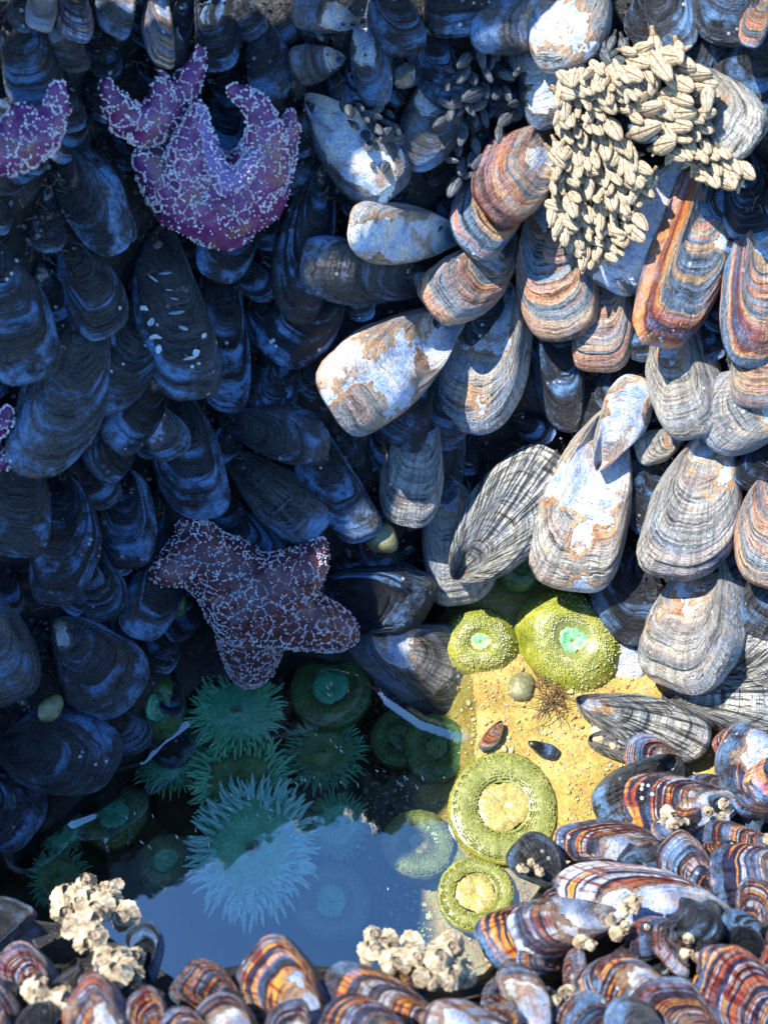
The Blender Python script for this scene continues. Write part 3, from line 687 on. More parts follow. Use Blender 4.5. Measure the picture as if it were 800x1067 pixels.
# small shells wedged between the large ones, on the wall and on the shelf
pts = []
def poisson(n, gen, dmin, tries=4000):
    out = []
    for _ in range(tries):
        p = gen()
        if p is None: continue
        if all((p[0]-q[0])**2+(p[1]-q[1])**2 > dmin*dmin for q in out):
            out.append(p)
            if len(out) >= n: break
    return out
base_y = lambda x: float(np.interp(x, [0, 60, 150, 200, 330, 400, 470, 530, 650, 710, 800], [840, 830, 770, 690, 660, 650, 600, 570, 640, 700, 745]))
SEEN = {}
def short(l):
    if len(l.split()) <= 10: return l
    for k in (',', ' with ', ' hanging ', ' lying ', ' under ', ' at ', ' near '):
        c = l.split(k)[0]
        if 3 <= len(c.split()) <= 10: return c
    return ' '.join(l.split()[:10])
def near_label(what, x, y, rows=None):
    for w_ in sorted(rows or wall, key=lambda w_: ((w_[0]+w_[2])/2-x)**2+((w_[1]+w_[3])/2-y)**2)[:24]:
        dx, dy = x-(w_[0]+w_[2])/2, y-(w_[1]+w_[3])/2; lb = w_[6] if rows is None else w_[6]
        pos = ('left of' if dx < 0 else 'right of') if abs(dx) > abs(dy) else ('above' if dy < 0 else 'below')
        l = '%s wedged %s the %s' % (what, pos, short(lb)); l = ' '.join(l.split()[:16])
        if l not in SEEN: SEEN[l] = 1; return l
    return l
rr = random.Random(5)
def gw():
    x = rr.uniform(-20, 820); y = rr.uniform(-20, 760)
    return (x, y) if y < base_y(x)-15 else None
def gtop():
    x = rr.uniform(270, 610); y = rr.uniform(-10, 215)
    return (x, y)
EXTRA = 0; deep = []
for (x, y) in poisson(60, gtop, 27)+poisson(190, gw, 38):
    a = math.pi/2 + rr.gauss(0, .5); L = rr.uniform(50, 80)
    lit = x > 560 or (x > 460 and y > 250)
    top = 300 < x < 600 and y < 220
    if top: L *= rr.uniform(.45, .75)
    stl = rr.choice(['K', 'K', 'KB', 'GO'] if lit else ['K', 'K', 'K', 'KB', 'B'] if top else ['K', 'K', 'K', 'KB'])
    lab = ('dark mussel wedged deep between the larger sunlit shells on the right' if lit else 'small dark mussel packed in the shade at the top centre' if top
           else 'dark mussel wedged deep between the larger shaded shells on the left')
    grp = 'mussels wedged deep among the sunlit ones' if lit else 'small mussels packed at the top centre' if top else 'mussels wedged deep among the shaded ones'
    EXTRA += 1
    if EXTRA > 58:                                        # past the three hundred that show largest: one object for the rest
        deep.append((x, y, a, L)); continue
    lab = near_label('dark little mussel' if top else 'dark mussel' , x+L*.5*math.cos(a), y+L*.5*math.sin(a))
    wall_mussel(x, y, x+L*math.cos(a), y+L*math.sin(a), L*.55, stl, lab, grp, lift=.004 if lit else .012 if top else .008, sink=.02, ext=1.0, lo=True, roll=rr.uniform(-30, 30))
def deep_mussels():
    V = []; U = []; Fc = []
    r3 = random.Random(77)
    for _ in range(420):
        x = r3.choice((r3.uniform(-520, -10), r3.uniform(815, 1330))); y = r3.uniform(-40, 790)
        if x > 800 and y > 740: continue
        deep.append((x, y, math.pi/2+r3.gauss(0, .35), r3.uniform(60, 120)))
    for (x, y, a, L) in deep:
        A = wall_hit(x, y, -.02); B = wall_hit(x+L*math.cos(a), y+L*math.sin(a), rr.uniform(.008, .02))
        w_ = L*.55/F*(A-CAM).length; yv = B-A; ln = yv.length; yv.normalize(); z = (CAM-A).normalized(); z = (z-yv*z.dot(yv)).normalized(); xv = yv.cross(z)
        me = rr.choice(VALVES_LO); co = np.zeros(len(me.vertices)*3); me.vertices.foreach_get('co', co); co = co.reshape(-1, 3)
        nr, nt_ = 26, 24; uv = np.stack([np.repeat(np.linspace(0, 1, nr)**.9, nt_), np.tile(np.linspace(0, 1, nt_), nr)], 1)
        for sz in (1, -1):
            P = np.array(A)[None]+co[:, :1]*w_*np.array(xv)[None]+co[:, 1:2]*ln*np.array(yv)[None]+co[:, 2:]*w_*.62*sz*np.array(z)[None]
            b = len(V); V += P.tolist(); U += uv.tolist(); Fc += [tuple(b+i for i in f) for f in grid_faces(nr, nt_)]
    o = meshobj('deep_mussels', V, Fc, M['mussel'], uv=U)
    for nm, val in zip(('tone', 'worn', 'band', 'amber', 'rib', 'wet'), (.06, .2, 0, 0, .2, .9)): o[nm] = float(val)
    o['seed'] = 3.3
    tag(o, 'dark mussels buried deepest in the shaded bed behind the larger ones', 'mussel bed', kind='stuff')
deep_mussels()
ms_edge = lambda x: float(np.interp(x, [-50, 0, 60, 110, 190, 260, 340, 400, 500, 530, 560, 630, 660, 800, 850], [950, 960, 975, 985, 1035, 1010, 1015, 1020, 1025, 990, 930, 880, 825, 790, 780]))
def gm():
    x = rr.uniform(-20, 820); y = rr.uniform(780, 1080)
    return (x, y) if y > ms_edge(x)+10 else None
for (x, y) in poisson(95, gm, 24):
    a = rr.gauss(3.3, 1.0); L = rr.uniform(28, 56)
    wallx = near_mussel(x, y, x+L*math.cos(a), y+L*math.sin(a), L*.55, rr.choice(['A', 'AK', 'AN', 'K', 'KR', 'A']), 'small banded mussel filling the gaps of the near shelf', lift=rr.uniform(.01, .038), sink=.006, lo=True, roll=rr.uniform(-60, 60))
    wallx['group'] = 'small mussels filling the near shelf'; wallx['label'] = near_label('small banded mussel', x, y, near)

# ------------------------------------------------------------------ sea stars
def frame_at(p, n):
    z = n.normalized(); x = Vector((1, 0, 0)); x = (x-z*x.dot(z)).normalized(); y = z.cross(x)
    return Matrix((x, y, z)).transposed()
def fused(name, chains, mat, parent=None, voxel=.0028, smooth=4, flat=None):
    """one continuous body grown along chains of (point, radius)"""
    bm = bmesh.new()
    for ch in chains:
        for (a, ra), (b, rb) in zip(ch[:-1], ch[1:]):
            n = max(2, int((b-a).length/(min(ra, rb)*.3)))
            for i in range(n+1):
                f = i/n; c = a.lerp(b, f); r = ra+(rb-ra)*f
                m = Matrix.Translation(c)
                if flat is not None: m = m @ flat
                bmesh.ops.create_icosphere(bm, subdivisions=2, radius=r, matrix=m)
    me = bpy.data.meshes.new(name); bm.to_mesh(me); bm.free()
    o = bpy.data.objects.new(name, me); COL.objects.link(o)
    md = o.modifiers.new('r', 'REMESH'); md.mode = 'VOXEL'; md.voxel_size = voxel; md.use_smooth_shade = True
    ms = o.modifiers.new('s', 'SMOOTH'); ms.iterations = smooth; ms.factor = .5
    dg = bpy.context.evaluated_depsgraph_get(); dg.update()
    me2 = bpy.data.meshes.new_from_object(o.evaluated_get(dg)); o.modifiers.clear(); o.data = me2
    me2.materials.clear(); me2.materials.append(mat)
    me2.polygons.foreach_set('use_smooth', [True]*len(me2.polygons))
    if parent: o.parent = parent
    return o
ICO = None
def beads(name, body, parent, mat, pick, r0=.0008, cells=.0088, seed=0, nmax=14000, local=False, th=.065, sp=.00105):
    """short blunt spines standing in a net over the skin"""
    me = body.data; rg = random.Random(seed)
    polys = list(me.polygons); rg.shuffle(polys)
    bm = bmesh.new(); bmesh.ops.create_icosphere(bm, subdivisions=1, radius=1); bv = [v.co.copy() for v in bm.verts]; bf = [[v.index for v in f.verts] for f in bm.faces]; bm.free()
    V = []; Fc = []; grid = {}; n = 0
    vs = me.vertices
    for p in [p for p in polys for _ in range(1 if local else 5)]:
        a_, b_, c_ = [vs[i].co for i in p.vertices[:3]] if len(p.vertices) == 3 else [vs[p.vertices[i]].co for i in (0, 1, 3)]
        u_, v_ = rg.random(), rg.random(); c = a_ + (b_-a_)*u_ + (c_-a_)*v_
        pr = pick(c, p.normal)
        if pr <= 0: continue
        if not local and (CAM-c).dot(p.normal) < -.1: continue
        vd, vp = noise.voronoi(c/cells, distance_metric='DISTANCE')
        net = (vd[1]-vd[0]) < th
        if rg.random() > (pr*(.25+.75*min(1, max(0, .8+2.2*noise.noise(c*70)))) if net else pr*.006): continue
        key = (int(c.x/sp), int(c.y/sp), int(c.z/sp))
        if key in grid: continue
        grid[key] = 1
        r = r0*rg.uniform(.65, 1.35); b = len(V); nz = p.normal; cc = c+nz*r*.5
        for v in bv: V.append(cc+v*r+nz*(v.dot(nz)*r*.5))
        for f in bf: Fc.append([b+i for i in f])
        n += 1
        if n > nmax: break
    me = bpy.data.meshes.new(name); me.from_pydata([tuple(v) for v in V], [], Fc); me.materials.append(mat)
    me.polygons.foreach_set('use_smooth', [True]*len(me.polygons))
    o = bpy.data.objects.new(name, me); COL.objects.link(o); o.parent = parent
    return o
def star(label, chains, mat, seed, wallp=True, grooves=(), pick=None, voxel=.0026, r0=.00078):
    """chains: lists of (px, py, lift, radius in px)"""
    def P(c): 
        p = wall_hit(c[0], c[1], c[2]); return (p, c[3]/F*(p-CAM).length)
    root = empty('sea_star'); tag(root, label, 'sea star', 'purple sea stars clinging to the wall')
    body = fused('body', [[P(c) for c in ch] for ch in chains], mat, root, voxel)
    for v in body.data.vertices:
        d = noise.fractal(v.co*120, 1, 2, 3); v.co += v.normal*(.0012*d)
    beads('spines', body, root, M['spine'], pick or (lambda c, n: .95), seed=seed, r0=r0)
    for g in grooves:
        gv = fused('tube_foot_groove', [[P(c) for c in g]], M['groove'], root, .002, 2)
        beads('groove_spines', gv, root, M['spine'], lambda c, n: 1.0, seed=seed+50, r0=.0008, cells=.006)
    return root
BZ = wall_hit(222, 216, .05).z
# big star with raised arms
star('big bright purple sea star with raised arms forming a V, upper left',
     [[(222,205,.035,48),(195,200,.03,42),(170,180,.03,28),(150,165,.03,12)],
      [(222,205,.035,48),(232,225,.02,38)],
      [(200,185,.045,34),(200,150,.06,20),(207,118,.065,9)],
      [(245,205,.04,42),(272,178,.05,30),(278,140,.06,20),(266,108,.065,13),(243,94,.065,8)],
      [(262,200,.03,38),(288,165,.035,20),(300,135,.035,13),(303,120,.035,7)]],
     M['star'], 1, grooves=[[(208,112,.066,7),(215,145,.068,10),(226,175,.071,12),(236,192,.073,12),(252,182,.073,11),(270,158,.069,9),(280,130,.062,6)]],
     pick=lambda c, n: 1.0 if c.z > BZ+.01*noise.noise(c*60) else .12)
star('mottled purple sea star with two raised arm tips, left of the big bright one',
     [[(150,132,.035,20),(130,122,.035,19),(118,105,.04,13),(112,90,.04,8)],
      [(150,132,.035,20),(172,118,.04,20),(190,95,.045,16),(205,70,.045,11),(208,52,.045,6)],
      [(165,122,.045,16),(165,98,.05,10),(170,78,.05,6)],
      [(150,132,.035,20),(185,128,.03,14)]], M['star'], 2)
star('pale violet sea star cut by the left edge at the top',
     [[(-30,150,.03,30),(5,155,.035,28),(38,140,.04,24),(58,120,.045,14),(62,92,.045,8)], [(20,150,.04,26),(25,122,.04,14)]], M['star'], 3)
star('dark maroon sea star netted with white, reaching down to the pool',
     [[(262,628,.05,50),(240,600,.045,42),(205,580,.045,32),(175,595,.04,18),(166,600,.035,10)],
      [(262,628,.04,40),(225,585,.035,30),(205,555,.035,18),(192,548,.03,10)],
      [(275,620,.055,44),(308,600,.055,30),(326,582,.05,18),(334,568,.045,9)],
      [(275,635,.055,42),(315,645,.05,34),(345,655,.045,26),(360,660,.04,16)],
      [(262,635,.05,42),(262,665,.035,36),(262,688,.025,28),(260,700,.015,18)]], M['star_dark'], 4,
     pick=lambda c, n: .95, r0=.0007)
star('bright violet sea star arm cut by the left edge at mid height',
     [[(-20,455,.04,16),(2,440,.05,12),(8,428,.05,7)], [(-20,470,.04,16),(4,480,.05,10)]], M['star'], 5)

# ------------------------------------------------------------------ anemones
def lathe(name, prof, seg, mat, parent, wob=.04, seed=0, tex=0.0):
    V = []; ph = seed*1.7
    for (r, z) in prof:
        for k in range(seg):
            a = 2*math.pi*k/seg; w_ = 1+wob*math.sin(2*a+ph)+wob*.6*math.sin(3*a+ph*2)
            p = Vector((r*w_*math.cos(a), r*w_*math.sin(a), z))
            if tex: p += Vector((math.cos(a), math.sin(a), .6))*tex*noise.noise(p*260+Vector((seed, 0, 0)))
            V.append(p)
    return meshobj(name, V, grid_faces(len(prof), seg, True), mat, parent)
def anemone_root(px, py, z, label, group, tilt=0, rotz=0, surf=None):
    p = on_z(px, py, z) if surf is None else surf
    root = empty('sea_anemone', p); root.rotation_euler = (R(tilt), 0, rotz)
    tag(root, label, 'sea anemone', group); return root, (p-CAM).length
GA = 'anemones in the pool'
def closed_anemone(px, py, rad, z, height, label, colm, discm, mouthm, tilt=10, seed=0, elong=1.0):
    root, dep = anemone_root(px, py, z, label, GA, tilt); r = rad/F*dep; root.scale = (1, elong, 1)
    h = height*r
    prof = [(r*.92, -h*.9), (r*.97, -h*.3), (r*1.0, 0), (r*.97, h*.25), (r*.86, h*.5), (r*.70, h*.68), (r*.54, h*.78), (r*.42, h*.80), (r*.34, h*.74)]
    pr = []
    for a, b in zip(prof[:-1], prof[1:]):
        for i in range(4): f = i/4; pr.append((a[0]*(1-f)+b[0]*f, a[1]*(1-f)+b[1]*f))
    pr.append(prof[-1])
    lathe('column', pr, 120, colm, root, .05, seed, .0006)
    lathe('oral_disc', [(r*.38, h*.77), (r*.30, h*.74), (r*.22, h*.66), (r*.12, h*.62), (.0001, h*.61)], 60, discm, root, .08, seed, .001)
    if rad > 30:
        cb = [c for c in root.children if c.name.startswith('column')][0]
        beads('sticky_bumps', cb, root, M['an_bump'], lambda c, n: (1.0 if n.z > .80 else .35 if n.z > .6 else .03), seed=seed, r0=.0007, cells=.003, local=True, th=1.0)
    # folded lips of the mouth
    V = []; n = 60; pr = [(.24, .60), (.21, .68), (.15, .70), (.09, .62), (.05, .66), (.01, .56)]
    for (a, b) in pr:
        for k in range(n):
            t = 2*math.pi*k/n; w_ = 1+.10*math.sin(3*t+seed)+.07*math.sin(11*t)+.05*math.sin(17*t+1)
            V.append((a*r*w_*1.3*math.cos(t), a*r*w_*math.sin(t), b*h))
    meshobj('mouth', V, grid_faces(len(pr), n, True), mouthm, root)
    return root
def flat_anemone(px, py, rad, z, label, ring, center, seed=0, tilt=0, cin=.44, colm=None):
    root, dep = anemone_root(px, py, z, label, GA, tilt); r = rad/F*dep
    lathe('column', [(r*.8, -.05), (r*.86, -.012), (r*.97, -.004), (r*1.0, 0), (r*.99, .0022), (r*.955, .0042)], 90, colm or M['an_yellow'], root, .03, seed, .0008)
    lathe('oral_disc', [(r*.955, .0047), (r*.85, .007), (r*.7, .0078), (r*(cin+.1), .0065), (r*cin*.98, .004)], 120, ring, root, .03, seed, .001)
    lathe('mouth', [(r*cin*1.02, .0045), (r*cin*.9, .0062), (r*cin*.7, .006), (r*cin*.4, .0062), (r*cin*.15, .0056), (.0001, .0035)], 90, center, root, .06, seed+1, .0016)
    # short blunt tentacles drawn into a beaded ring
    rg = random.Random(seed); 
    bm = bmesh.new()
    for i in range(1500):
        row = rg.randint(0, 9); a = (rg.randint(0, 149)+.5*(row % 2)+rg.uniform(-.2, .2))/150*6.283; q = r*(cin*1.12+(.93-cin*1.12)*(row+rg.uniform(-.2, .2))/9.5); s = rg.uniform(.0006, .0011)
        wv = 1+.03*math.sin(2*a+seed*1.7)
        bmesh.ops.create_icosphere(bm, subdivisions=1, radius=s, matrix=Matrix.Translation((q*wv*math.cos(a), q*wv*math.sin(a), .0068))@Matrix.Diagonal((1, 1, 1.4, 1)))
    me = bpy.data.meshes.new('short_tentacles'); bm.to_mesh(me); bm.free(); me.materials.append(ring)
    o = bpy.data.objects.new('short_tentacles', me); COL.objects.link(o); o.parent = root; o['kind'] = 'stuff'
    return root
def tentacle_mesh(mat, seed, curl):
    rg = random.Random(seed); n, m = 11, 7; V = []
    c = Vector((0, 0, 0)); d = Vector((1, 0, .55)).normalized()
    for i in range(n):
        f = i/(n-1); rad = .085*(1-f)**.6+.02
        if i: c = c+d/(n-1); d = (d+Vector((0, .06*math.sin(seed+f*5), -curl*.16))).normalized()
        up = Vector((0, 0, 1)); s = d.cross(up).normalized(); u = s.cross(d)
        for k in range(m):
            a = 6.283*k/m; V.append(c+(s*math.cos(a)+u*math.sin(a))*rad)
    Fc = grid_faces(n, m, True); Fc.append(tuple((n-1)*m+k for k in range(m)))
    me = bpy.data.meshes.new('tentacle'); me.from_pydata([tuple(v) for v in V], [], Fc); me.materials.append(mat)
    me.polygons.foreach_set('use_smooth', [True]*len(me.polygons)); return me
TM = {k: [tentacle_mesh(M[k], s, c) for s, c in ((1, .6), (2, 1.0), (3, 1.5), (4, .2))] for k in ('tent', 'tent_dark', 'tent_pale')}
def open_anemone(px, py, rad, z, label, tent, disc, n=96, seed=0, tilt=0, inner=.50, yscale=1.0, tlen=.46):
    root, dep = anemone_root(px, py, z, label, GA, tilt); r = rad/F*dep; rg = random.Random(seed); root.scale = (1, yscale, 1)
    lathe('column', [(r*.5, -.09), (r*.48, -.02), (r*.70, -.004), (r*.74, .002)], 60, M['an_green'], root, .05, seed, .001)
    lathe('oral_disc', [(r*.76, .0), (r*.70, .006), (r*.45, .007), (r*.25, .004), (r*.1, .0055), (r*.05, .006)], 90, disc, root, .05, seed, .0006)
    lathe('mouth', [(r*.11, .004), (r*.08, .0085), (r*.04, .007), (.0001, .002)], 30, M['an_olive'], root, .15, seed, .0004)
    rows = [(.76, .72, -.05, .38), (.70, .72, .25, .34), (inner+.13, .65, .6, .28)]
    i = 0
    for ri, (rr_, ln, up, share) in enumerate(rows):
        cnt = int(n*share)
        for k in range(cnt):
            a = 6.283*(k+rg.uniform(-.25, .25))/cnt + ri*.07
            t = bpy.data.objects.new('tentacle', rg.choice(TM[tent])); COL.objects.link(t); t.parent = root
            L = r*tlen*ln*rg.uniform(.8, 1.2)
            t.location = (r*rr_*math.cos(a), r*rr_*math.sin(a), .003)
            t.rotation_euler = (rg.uniform(-.3, .3), -up*.7+rg.uniform(-.15, .15), a+rg.uniform(-.22, .22))
            t.scale = (L, L*1.15, L*1.0)
    V = []; Fc = []                                           # the many smaller inner tentacles
    src = TM[tent][0]; bv = [v.co.copy() for v in src.vertices]; bf = [tuple(p.vertices) for p in src.polygons]
    for k in range(170 if rad > 34 else 80):
        a = rg.random()*6.283; q = r*rg.uniform(inner, .80); L = r*tlen*rg.uniform(.35, .7)
        m = Matrix.Translation((q*math.cos(a), q*math.sin(a), .004)) @ Matrix.Rotation(a+rg.gauss(0, .35), 4, 'Z') @ Matrix.Rotation(-rg.uniform(0, .9), 4, 'Y') @ Matrix.Scale(L, 4)
        b = len(V); V += [m @ Vector((v.x, v.y*1.4, v.z*1.3)) for v in bv]; Fc += [tuple(b+i for i in f) for f in bf]
    it = meshobj('inner_tentacles', V, Fc, M[tent], root); it['kind'] = 'stuff'
    return root
closed_anemone(499, 672, 40, -.005, .95, 'smaller closed yellow green anemone with a pale green mouth at the wall foot', M['an_yellow'], M['an_yellow'], M['an_mouth'], 18, 1)
closed_anemone(592, 672, 58, -.005, .85, 'large closed yellow green anemone with a green and orange mouth at the wall foot', M['an_yellow'], M['an_disc'], M['an_mouth'], 18, 2)
flat_anemone(524, 842, 57, .004, 'large flat open olive anemone with a round stippled middle, on the sand', M['an_disc'], M['an_center'], 3)
flat_anemone(495, 932, 38, -.003, 'smaller flat green anemone with a yellow middle at the near end of the sand', M['an_green2'] if 'an_green2' in M else M['an_disc'], M['an_center'], 4, cin=.5)
flat_anemone(436, 880, 36, -.010, 'flat anemone half in shade, lit only as a crescent', M['an_disc'], M['an_center'], 5, cin=.3)
flat_anemone(455, 780, 36, -.016, 'dim olive anemone at the shadow edge behind the big flat one', M['an_olive'], M['an_olive'], 6, cin=.35, colm=M['an_green'])
closed_anemone(541, 592, 25, .035, .8, 'dark green closed anemone in a shadowed hollow above the closed pair', M['an_green'], M['an_olive'], M['an_olive'], 20, 7)
open_anemone(263, 885, 66, -.022, 'largest pale teal anemone with feathery tentacles under the sky reflection', 'tent_pale', M['an_teal'], 100, 11, yscale=1.15)
open_anemone(247, 742, 50, -.015, 'teal open anemone just below the maroon sea star', 'tent', M['an_teal'], 96, 12)
open_anemone(252, 815, 54, -.03, 'green spiky anemone right behind the largest pale teal one', 'tent', M['an_olive'], 96, 13)
flat_anemone(345, 718, 44, -.02, 'round olive anemone with a folded teal middle below the dark crusted mussel', M['an_olive'], M['an_teal'], 14, cin=.42, colm=M['an_green'])
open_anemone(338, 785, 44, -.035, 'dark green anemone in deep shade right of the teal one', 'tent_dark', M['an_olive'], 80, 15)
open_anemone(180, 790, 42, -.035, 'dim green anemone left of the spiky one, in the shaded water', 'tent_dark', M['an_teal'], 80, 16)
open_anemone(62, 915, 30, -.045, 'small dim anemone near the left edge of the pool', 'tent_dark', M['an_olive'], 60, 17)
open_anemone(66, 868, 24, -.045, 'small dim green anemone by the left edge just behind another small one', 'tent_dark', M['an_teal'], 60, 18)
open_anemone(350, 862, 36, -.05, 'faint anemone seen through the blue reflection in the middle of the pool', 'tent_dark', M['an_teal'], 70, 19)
flat_anemone(345, 940, 40, -.05, 'faint disc shaped anemone through the reflection beside the near mussels', M['an_olive'], M['an_teal'], 20, cin=.4, colm=M['an_green'])
closed_anemone(167, 735, 26, .008, 1.1, 'glistening green closed anemone standing at the water line at left', M['an_green'], M['an_teal'], M['an_mouth'], 30, 21, 1.4)
flat_anemone(120, 850, 34, -.055, 'dull anemone on the deep pool floor at left', M['an_olive'], M['an_teal'], 22, colm=M['an_green'])
flat_anemone(420, 770, 34, -.05, 'dark anemone deep below the crusted mussel', M['an_olive'], M['an_olive'], 23, colm=M['an_green'])
closed_anemone(480, 905, 22, -.014, .3, 'pale flat anemone squeezed between the large flat one and the green one', M['an_yellow'], M['an_disc'], M['an_center'], 0, 24)
closed_anemone(180, 628, 16, .12, .8, 'small green anemone left of the maroon sea star', M['an_green'], M['an_olive'], M['an_olive'], 40, 25)
closed_anemone(175, 900, 30, -.05, .5, 'dull closed anemone beneath the blue reflection at left', M['an_green'], M['an_teal'], M['an_teal'], 0, 26)

# ------------------------------------------------------------------ gooseneck barnacles
def goose_parts(mat, seed):
    rg = random.Random(seed); V = []; n, m = 18, 20
    for i in range(n+1):
        f = i/n; y = f
        w_ = .245*(math.sin(math.pi*min(1, (f*.93+.04)))**.6)*(1.12-.35*f); t_ = w_*.72
        for k in range(m):
            a = 6.283*k/m; x = w_*math.cos(a); z = t_*math.sin(a)
            gsc = 1
            if abs(x) < .03 and f > .12: gsc = .86
            dd = abs(y-(1.1*abs(x)+.38));
            if dd < .035: gsc = min(gsc, .9)
            V.append((x, y, z*gsc))
    Fc = grid_faces(n+1, m, True); Fc.append(tuple(range(m))[::-1]); Fc.append(tuple(n*m+k for k in range(m)))
    me = bpy.data.meshes.new('shell_plates'); me.from_pydata(V, [], Fc); me.materials.append(mat)
    me.polygons.foreach_set('use_smooth', [True]*len(me.polygons)); return me
def stalk_mesh(mat):
    V = []; n, m = 8, 10
    for i in range(n):
        f = i/(n-1); rad = .07+.05*f+.012*math.sin(f*40)
        for k in range(m):
            a = 6.283*k/m; V.append((rad*math.cos(a), -.28+.36*f, rad*math.sin(a)))
    me = bpy.data.meshes.new('stalk'); me.from_pydata(V, [], grid_faces(n, m, True)); me.materials.append(mat)
    me.polygons.foreach_set('use_smooth', [True]*len(me.polygons)); return me
GP = [goose_parts(M['goose'], 1), stalk_mesh(M['stalk'])]; GPD = [goose_parts(M['goose_dark'], 2), stalk_mesh(M['stalk_dark'])]
def goose(p, d, zd, L, fat, label, group, parts):
    y = d.normalized(); z = (zd-y*zd.dot(y)).normalized(); x = y.cross(z)
    r = empty('gooseneck_barnacle'); r.matrix_world = Matrix.Translation(p) @ Matrix((x, y, z)).transposed().to_4x4()
    tag(r, label, 'barnacle', group)
    for nm, me in zip(('shell_plates', 'stalk'), parts):
        o = bpy.data.objects.new(nm, me); COL.objects.link(o); o.parent = r; o.scale = (L*fat, L, L*fat)
def inpoly(x, y, P):
    c = False; j = len(P)-1
    for i in range(len(P)):
        if (P[i][1] > y) != (P[j][1] > y) and x < (P[j][0]-P[i][0])*(y-P[i][1])/(P[j][1]-P[i][1])+P[i][0]: c = not c
        j = i
    return c
def clump(poly, n, dmin, lo, hi, lift, ang, label, group, parts=GP, seed=1, spread=.5):
    rg = random.Random(seed); xs = [p[0] for p in poly]; ys = [p[1] for p in poly]
    def g():
        x = rg.uniform(min(xs), max(xs)); y = rg.uniform(min(ys), max(ys)); return (x, y) if inpoly(x, y, poly) else None
    for (x, y) in poisson(n, g, dmin, 6000):
        L = rg.uniform(lo, hi)*(.75 if rg.random() < .3 else 1); a = R(ang)+rg.gauss(0, spread)
        l1 = lift+rg.uniform(-.004, .008)
        p = wall_hit(x-L*.5*math.cos(a), y-L*.5*math.sin(a), l1-.004); q = wall_hit(x+L*.5*math.cos(a), y+L*.5*math.sin(a), l1+.004+rg.uniform(0, .010))
        v = (CAM-p).normalized()
        v = (v+Vector((rg.uniform(-.5, .5), rg.uniform(-.5, .5), rg.uniform(-.3, .3)))).normalized()
        goose(p, q-p, v, (q-p).length*1.15, rg.uniform(.72, 1.1), label, group, parts)
C1 = [(583,72),(640,66),(668,92),(622,112),(652,150),(682,190),(662,212),(668,238),(640,268),(608,276),(575,240),(574,190),(582,150)]
C2 = [(652,52),(702,50),(732,75),(742,120),(722,152),(700,168),(682,148),(652,118)]
C3 = [(708,150),(745,150),(780,178),(768,192),(725,186)]
clump(C1, 175, 7.8, 12, 25, .062, 75, 'cream gooseneck barnacle in the largest sunlit clump', 'gooseneck barnacles of the largest clump', seed=3)
def buds(poly, n, lift, seed):
    rg = random.Random(seed); xs = [p[0] for p in poly]; ys = [p[1] for p in poly]; V = []; Fc = []
    src = GP[0]; bv = [v.co.copy() for v in src.vertices]; bf = [tuple(p.vertices) for p in src.polygons]
    while n > 0:
        x = rg.uniform(min(xs), max(xs)); y = rg.uniform(min(ys), max(ys))
        if not inpoly(x, y, poly): continue
        n -= 1; p = wall_hit(x, y, lift+rg.uniform(-.008, .002)); d = Vector((rg.gauss(0, 1), rg.gauss(-.6, .5), rg.gauss(-.5, 1))).normalized()
        q_ = d.to_track_quat('Y', 'Z').to_matrix(); L = rg.uniform(.005, .011); b = len(V)
        V += [p+(q_ @ v)*L for v in bv]; Fc += [tuple(b+i for i in f) for f in bf]
    return V, Fc
_V, _F = buds(C1, 420, .056, 31)
for _P, _n in ((C2, 160), (C3, 70)):
    v_, f_ = buds(_P, _n, .055, 32+_n); _b = len(_V); _V += v_; _F += [tuple(_b+i for i in f) for f in f_]
tag(meshobj('barnacle_buds', _V, _F, M['bud']), 'tiny tan young barnacles filling the gaps of the gooseneck clumps', 'young barnacles', kind='stuff')
clump(C2, 52, 11.5, 17, 31, .062, 30, 'large cream gooseneck barnacle in the clump right of the narrow dark mussel', 'gooseneck barnacles of the right clump', seed=4, spread=.6)
clump(C3, 18, 9, 14, 22, .055, 55, 'small cream gooseneck barnacle in the lowest little clump at the right', 'gooseneck barnacles of the little clump', seed=5, spread=.4)
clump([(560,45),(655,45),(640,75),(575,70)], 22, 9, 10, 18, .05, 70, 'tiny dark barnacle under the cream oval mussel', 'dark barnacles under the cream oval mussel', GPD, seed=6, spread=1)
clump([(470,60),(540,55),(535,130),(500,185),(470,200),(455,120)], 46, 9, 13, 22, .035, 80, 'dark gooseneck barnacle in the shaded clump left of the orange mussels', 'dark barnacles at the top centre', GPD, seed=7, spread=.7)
clump([(355,110),(410,110),(420,195),(395,180)], 26, 9, 10, 17, .03, 70, 'dark little barnacle beside the big striped blue mussel', 'dark barnacles beside the striped blue mussel', GPD, seed=8, spread=.8)

